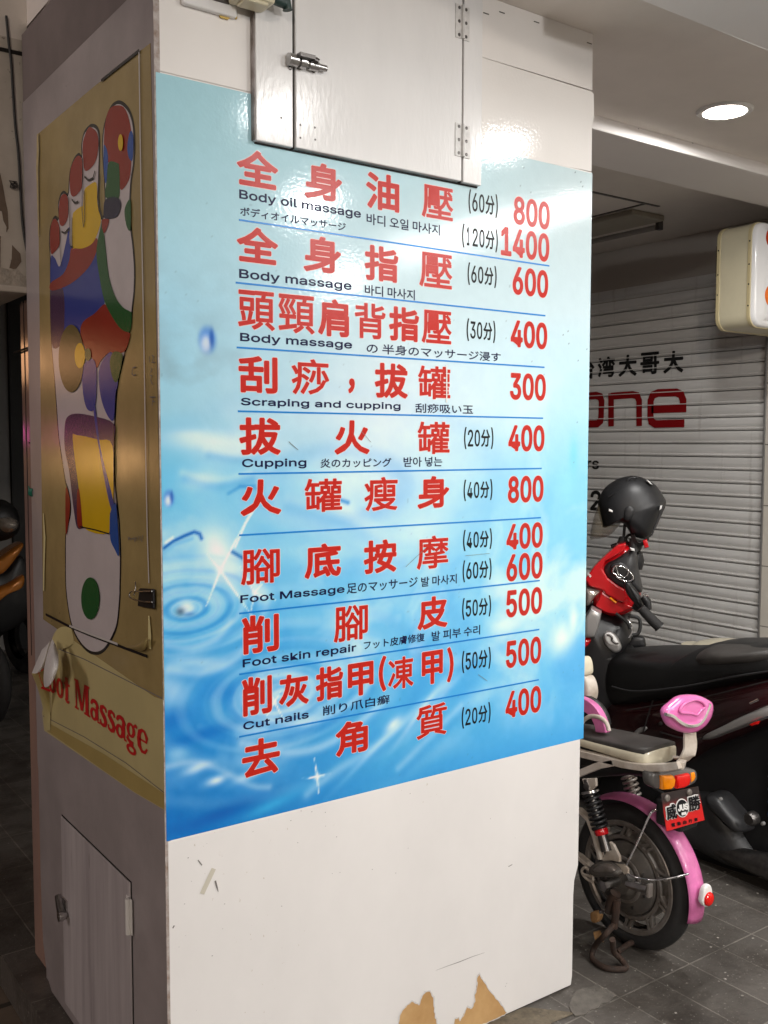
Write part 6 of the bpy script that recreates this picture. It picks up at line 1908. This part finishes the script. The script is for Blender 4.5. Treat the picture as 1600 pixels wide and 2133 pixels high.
MB().tube([sa2 + d * (L2 * k / 60) + .021 * (e1 * math.cos(k * .6) + e2 * math.sin(k * .6)) for k in range(61)], .0045, 8).tube([sa2, sb2], .01, 10).tube([sa2 - d * .06, sa2], .012, 10).build('far_shock', M['rim'], eb, smooth=60)
# rack rails under the seat
def railx(name, ps, w, m='white_frame', X=XL):
    return MB().tube([onx(p4(*q), X) for q in ps], None, flat=(.010, w), up=(1, 0, 0)).build(name, M[m], eb, bevel=.002)
railx('seat_rail', [(-200, 1010), (60, 1080), (210, 1115), (400, 1165), (600, 1195), (780, 1190), (872, 1172)], .0125)
railx('rack_brace', [(-150, 1320), (60, 1232), (200, 1175), (330, 1150)], .0125)
MB().tube([onx(p4(865, 1175), XL), onx(p4(880, 1160), XL + .05), onx(p4(884, 1150), XL + .10)], None, flat=(.010, .011), up=(0, 1, 0)).build('rail_end', M['white_frame'], eb, bevel=.002)
MB().tube([onx(p4(*q), XL + .09) for q in ((-100, 1250), (250, 1215), (450, 1200), (640, 1215))], .02, 10).build('battery_tray', M['black_plastic'], eb, smooth=60)
# padded passenger seat: cream tub and black top
SEX = 1.478
def seat_ring(y, w, z0, z1, n=7):
    out = []
    for k in range(24):
        a = 2 * PI * k / 24
        c_, s_ = math.cos(a), math.sin(a)
        out.append((SEX + w * abs(c_) ** .55 * (1 if c_ > 0 else -1), y, (z0 + z1) / 2 + (z1 - z0) / 2 * abs(s_) ** .45 * (1 if s_ > 0 else -1)))
    return out
pA, pB = ony(p4(740, 1030), -.06), ony(p4(740, 1150), -.06)
pC, pD = onx(p4(60, 955), SEX - .075), onx(p4(60, 1045), SEX - .075)
zt0, zb0 = pA[2], pB[2]
zt1, zb1 = pC[2], pD[2]
y0_, y1_ = -.062, pC[1]
def lerp(a, c, t): return a + (c - a) * t
rings = []
rt = []
for t_, wf in ((0, .052), (.015, .064), (.05, .074), (.15, .079), (.4, .079), (.7, .077), (1.0, .073), (1.3, .068), (1.5, .055), (1.56, .03)):
    y = lerp(y0_, y1_, t_)
    zt_ = lerp(zt0, zt1, t_)
    zb_ = lerp(zb0, zb1, t_)
    rings.append(seat_ring(y, wf, zb_, zt_))
    rt.append([(SEX + (p[0] - SEX) * .94, p[1] + (.006 if t_ < .02 else 0), zt_ - .004 + (p[2] - (zb_ + zt_) / 2) / (zt_ - zb_) * .030) for p in seat_ring(y, wf, zb_, zt_)])
MB().rings(rings).build('seat_tub', M['cream_paint'], eb, smooth=60)
MB().rings(rt).build('seat_pad', M['dusty_vinyl'], eb, smooth=60)
# pink backrest with chrome trim and strap
by = -.135
def BK(x, y, o=0.0): return ony(p4(x, y), by + o)
outl_ = [(722, 750), (735, 700), (780, 660), (850, 605), (930, 588), (1010, 592), (1080, 622), (1122, 660), (1118, 740), (1085, 810), (1040, 860), (970, 900), (900, 906), (830, 885), (760, 840)]
bk = MB().pillow(catmull([BK(*q) for q in outl_], 5), (0, 1, 0), .026, .028, p=2.6).build('backrest', M['pink'], eb, smooth=180)
tr = [(745, 752), (800, 765), (850, 805), (905, 838), (960, 848), (1020, 832), (1060, 790), (1090, 725), (1112, 665)]
MB().tube(catmull([BK(*q, -.020 - .008 * math.sin(PI * k / 8)) for k, q in enumerate(tr)], 4, closed=False), None, flat=(.0045, .005), up=(0, 1, 0)).build('chrome_trim', M['chrome'], bk, bevel=.001)
rid = [(870, 735), (880, 690), (920, 655), (990, 632), (1050, 650), (1072, 690), (1040, 720), (1005, 758), (960, 745)]
MB().tube(catmull([BK(*q, -.0255) for q in rid], 5), .0042, 8, closed=True).build('raised_rib', M['pink'], bk, smooth=60)
strap = [BK(948, 880, .012), BK(950, 950, .004), BK(950, 1030, .0), BK(935, 1085, .0), BK(900, 1115, .012), BK(850, 1125, .03)]
MB().tube(catmull(strap, 5, closed=False), None, flat=(.0275, .0035), up=(0, 1, 0)).build('backrest_bracket', M['white_frame'], eb, bevel=.002)
# tail lamp cluster
ly = -.10
def LT(x, y, o=0.0): return ony(p4(x, y), ly + o)
MB().pillow(catmull([LT(*q, .012) for q in ((610, 1240), (690, 1215), (800, 1200), (900, 1190), (970, 1210), (985, 1260), (965, 1310), (880, 1355), (800, 1375), (700, 1370), (620, 1350))], 4), (0, 1, 0), .020, .04, p=4).build('tail_lamp', mat('lamp_smoke', (.10, .095, .09), rough=.25), eb, smooth=50)
tl = bpy.data.objects['tail_lamp']
MB().pillow([LT(*q, -.008) for q in ((700, 1262), (790, 1255), (808, 1290), (800, 1345), (770, 1372), (705, 1374))], (0, 1, 0), .012, .02, p=5).build('amber_lens', M['amber'], tl, smooth=50)
MB().pillow([LT(*q, -.008) for q in ((822, 1262), (925, 1240), (938, 1280), (925, 1330), (880, 1358), (820, 1366))], (0, 1, 0), .012, .02, p=5).build('red_lens', M['red_lens'], tl, smooth=50)
MB().pillow([LT(*q, 0) for q in ((935, 1232), (970, 1228), (980, 1262), (965, 1300), (940, 1318))], (0, 1, 0), .010, .02, p=4).build('amber_lens', M['amber'], tl, smooth=50)
# novelty plate
py_ = -.168
def PL(x, y, o=0.0): return ony(p5(x, y), py_ + o)
def build_plate():
    A, B, C_, D = [np.array(PL(*q)) for q in ((706, 214), (1014, 152), (1066, 430), (752, 524))]
    n = 16
    mb = MB()
    cols = []
    for i in range(n + 1):
        for j in range(n + 1):
            u, v = i / n, j / n
            p = (A * (1 - u) + B * u) * (1 - v) + (D * (1 - u) + C_ * u) * v
            # rounded lower corner
            mb.v.append(tuple(p))
            k = min(1, max(0, (v - .18) / .45))
            k = k * k * (3 - 2 * k)
            c = np.array(srgb(46, 38, 38)) * (1 - k) + np.array(srgb(206, 30, 30)) * k
            cols.append(c)
    for i in range(n):
        for j in range(n):
            k = i * (n + 1) + j
            mb.f.append((k, k + n + 1, k + n + 2, k + 1))
    o = mb.build('number_plate', M['plate_red'], eb, fix=False)
    ca = o.data.color_attributes.new('paint', 'FLOAT_COLOR', 'POINT')
    ca.data.foreach_set('color', np.hstack([np.array(cols), np.ones((len(cols), 1))]).astype(np.float32).ravel())
    md = o.modifiers.new('thick', 'SOLIDIFY')
    md.thickness = .002
    md.offset = 1 if False else -1
    ex, ez = (B - A), (A - D)
    def pm(a, b_, h): return tuple(D + ex * a + ez * b_ + np.array([0, -.0036 - h, 0]))
    wt, bt = MB(), MB()
    for body, x0, x1, z0, z1 in (('威', .03, .30, .30, .70), ('勝', .64, .97, .40, .80)):
        V, Fc, E = glyph(body, 'cjk')
        lay(wt, body, 'cjk', pm, x0 - .02, x1 + .02, z0 - .02, z1 + .02, fat=.035, off=.0002)
        lay(bt, body, 'cjk', pm, x0, x1, z0, z1, fat=.010, off=.0028)
    oval = lambda rx, rz, off: [pm(.47 + rx * math.cos(k * PI / 16), .53 + rz * math.sin(k * PI / 16), off) for k in range(32)]
    wt.poly(oval(.175, .255, .0004))
    bt.poly(oval(.150, .228, .0016))
    w2 = MB()
    lay(w2, 'JUS', 'latin', pm, .34, .62, .46, .64, fat=.012, off=.0022)
    w2.add([pm(.42, .34, .0022), pm(.55, .34, .0022), pm(.55, .42, .0022), pm(.42, .42, .0022)], [(0, 1, 2, 3)])
    wt.build('white_lettering', M['plate_white'], o, fix=False)
    bt.build('black_lettering', M['black_print'], o, fix=False)
    w2.build('emblem_lettering', M['plate_white'], o, fix=False)
    lt = MB()
    for k, ch in enumerate('電動自行車'):
        lay(lt, ch, 'cjk', pm, .13 + .155 * k, .225 + .155 * k, .085, .185, fat=.004, off=.0004)
    lt.build('small_lettering', M['black_print'], o, fix=False)
    for a_, c_ in ((.12, .87), (.72, .90)):
        cc = np.array(pm(a_, c_, .001))
        MB().lathe(cc, (0, 1, 0), [(.001, -.004), (.008, -.003), (.010, 0), (.010, .002)], 14, cap=True).build('plate_bolt', M['rim'], o, smooth=40)
build_plate()
MB().box((EX - .05, -.15, .42), (EX + .03, -.06, .50)).build('lamp_mount', M['black_plastic'], eb, bevel=.01)
# double leg stand, folded down on the pavers (rusty)
c6r = crop(1030, 1850, 2.807)
G = lambda x, y, z: onz(c6r(x, y), z)
X1 = XL - .02
st0 = onx(p5(330, 1040), X1)
kn = onx(p5(215, 1205), X1 - .01)
st = MB()
st.tube([st0, onx(p5(290, 1120), X1), onx(p5(270, 1200), X1)], [.016, .014, .013], 10)
st.tube([onx(p5(340, 1090), X1), onx(p5(330, 1200), X1), onx(p5(318, 1330), X1)], [.012, .012, .010], 10)
st.tube(catmull([onx(p5(318, 1300), X1), G(650, 270, .10), G(590, 335, .04), G(572, 405, .012), G(610, 445, .010), G(660, 468, .010), G(730, 474, .010), G(772, 462, .012), G(735, 410, .025), G(700, 375, .06), G(690, 300, .12)], 5, closed=False), .0085, 10)
st.tube(catmull([G(720, 372, .02), G(780, 330, .03), G(830, 312, .02), G(900, 330, .012), G(950, 342, .010), G(990, 335, .012), G(985, 318, .02)], 5, closed=False), .0085, 10)
st.build('centre_stand', M['rust'], eb, smooth=60)
MB().pillow(catmull([onx(p5(*q), X1 - .015) for q in ((135, 1200), (180, 1188), (212, 1200), (205, 1260), (175, 1285), (140, 1270))], 4), AXX, .012, .012, p=4).build('stand_rubber', M['ochre_rubber'], eb, smooth=60)
MB().tube([onx(p5(205, 1200), X1 - .02), onx(p5(222, 1196), X1 - .02)], .006, 8).build('stand_pin', M['chrome'], eb)
q = G(608, 285, .05)
MB().lathe(q, (.6, -.6, .3), [(.006, -.012), (.017, -.010), (.017, .010), (.006, .012)], 14, cap=True).build('stand_roller', M['ochre_rubber'], eb, smooth=50)
q = onx(p5(85, 870), X1)
MB().tube(catmull([onx(p5(*q_), X1) for q_ in ((50, 850), (80, 830), (130, 880), (140, 940), (100, 930), (60, 890))], 4), .0042, 8, closed=True).tube([onx(p5(55, 880), X1), onx(p5(125, 905), X1)], .004, 8).build('chain_adjuster', M['white_frame'], eb, smooth=60)
# body forward of the seat, mostly behind the column: pink shell, grab hoop, cream cowl
MB().tube(catmull([onx(p4(*q), EX - .05) for q in ((-20, 640), (60, 660), (130, 700), (180, 760), (215, 840), (225, 900))], 4, closed=False), None, flat=(.020, .012), up=(1, 0, 0)).build('pink_shell', M['pink_fender'], eb, bevel=.003)
MB().tube(catmull([onx(p4(*q), EX - .02) for q in ((-60, 640), (70, 640), (160, 680), (220, 760), (240, 840))], 4, closed=False), .02, 10).build('inner_shell', M['black_plastic'], eb, smooth=60)
MB().tube(catmull([onx(p4(*q), EX - .09) for q in ((30, 900), (50, 820), (110, 772), (190, 775), (250, 820), (275, 890))], 5, closed=False), .0065, 10).build('grab_hoop', M['white_frame'], eb, smooth=60)
MB().pillow(catmull([onx(p4(*q), EX) for q in ((-60, 300), (55, 268), (90, 290), (105, 350), (102, 420), (40, 430), (-80, 420))], 4), AXX, .026, .026, p=6).build('cowl', M['cream_paint'], eb, smooth=60)
MB().pillow(catmull([onx(p4(*q), EX) for q in ((-60, 430), (50, 435), (105, 430), (140, 500), (150, 580), (130, 640), (50, 620), (-60, 600))], 4), AXX, .026, .026, p=6).build('lower_cowl', M['white_frame'], eb, smooth=60)
b = MB()
b.tube([(EX, .45, .50), (EX, .62, .32), (EX, .95, .30), (EX, 1.12, .62)], .026, 12)
b.tube([(EX, 1.10, .55), (EX, 1.04, .95)], .02, 12)
b.build('main_frame', M['white_frame'], eb, smooth=60)
MB().tube(catmull([(EX - .28, .95, 1.0), (EX - .16, 1.03, .98), (EX, 1.05, .95), (EX + .16, 1.03, .98), (EX + .28, .95, 1.0)], 4, closed=False), .013, 10).build('handlebar', M['white_frame'], eb, smooth=60)
fw_ = MB().lathe((EX, 1.22, HZ), AXX, [(.152, -.026), (.165, -.028), (.185, -.030), (.202, -.024), (.211, -.010), (RT, 0), (.211, .010), (.202, .024), (.185, .030), (.165, .028), (.152, .026), (.148, 0)], 48).build('front_wheel', M['rubber'], eb, smooth=60)
MB().lathe((EX, 1.22, HZ), AXX, [(.012, -.05), (.04, -.045), (.045, -.01), (.135, -.012), (.150, -.028), (.150, .028), (.135, .012), (.045, .01), (.04, .045), (.012, .05)], 40, cap=True).build('rim', M['rim'], fw_, smooth=40)
MB().tube([(EX - .06, 1.22, HZ), (EX - .05, 1.14, .55), (EX, 1.12, .62)], .014, 10).tube([(EX + .06, 1.22, HZ), (EX + .05, 1.14, .55), (EX, 1.12, .62)], .014, 10).build('fork', M['white_frame'], eb, smooth=60)
MB().pillow([(EX, .40, .66), (EX, .52, .70), (EX, .72, .71), (EX, .75, .67), (EX, .50, .60)], AXX, .11, .11, p=3).build('rider_saddle', M['vinyl_black'], eb, smooth=60)
MB().box((EX - .09, .58, .30), (EX + .09, .98, .335)).build('footboard', M['black_plastic'], eb, bevel=.01)
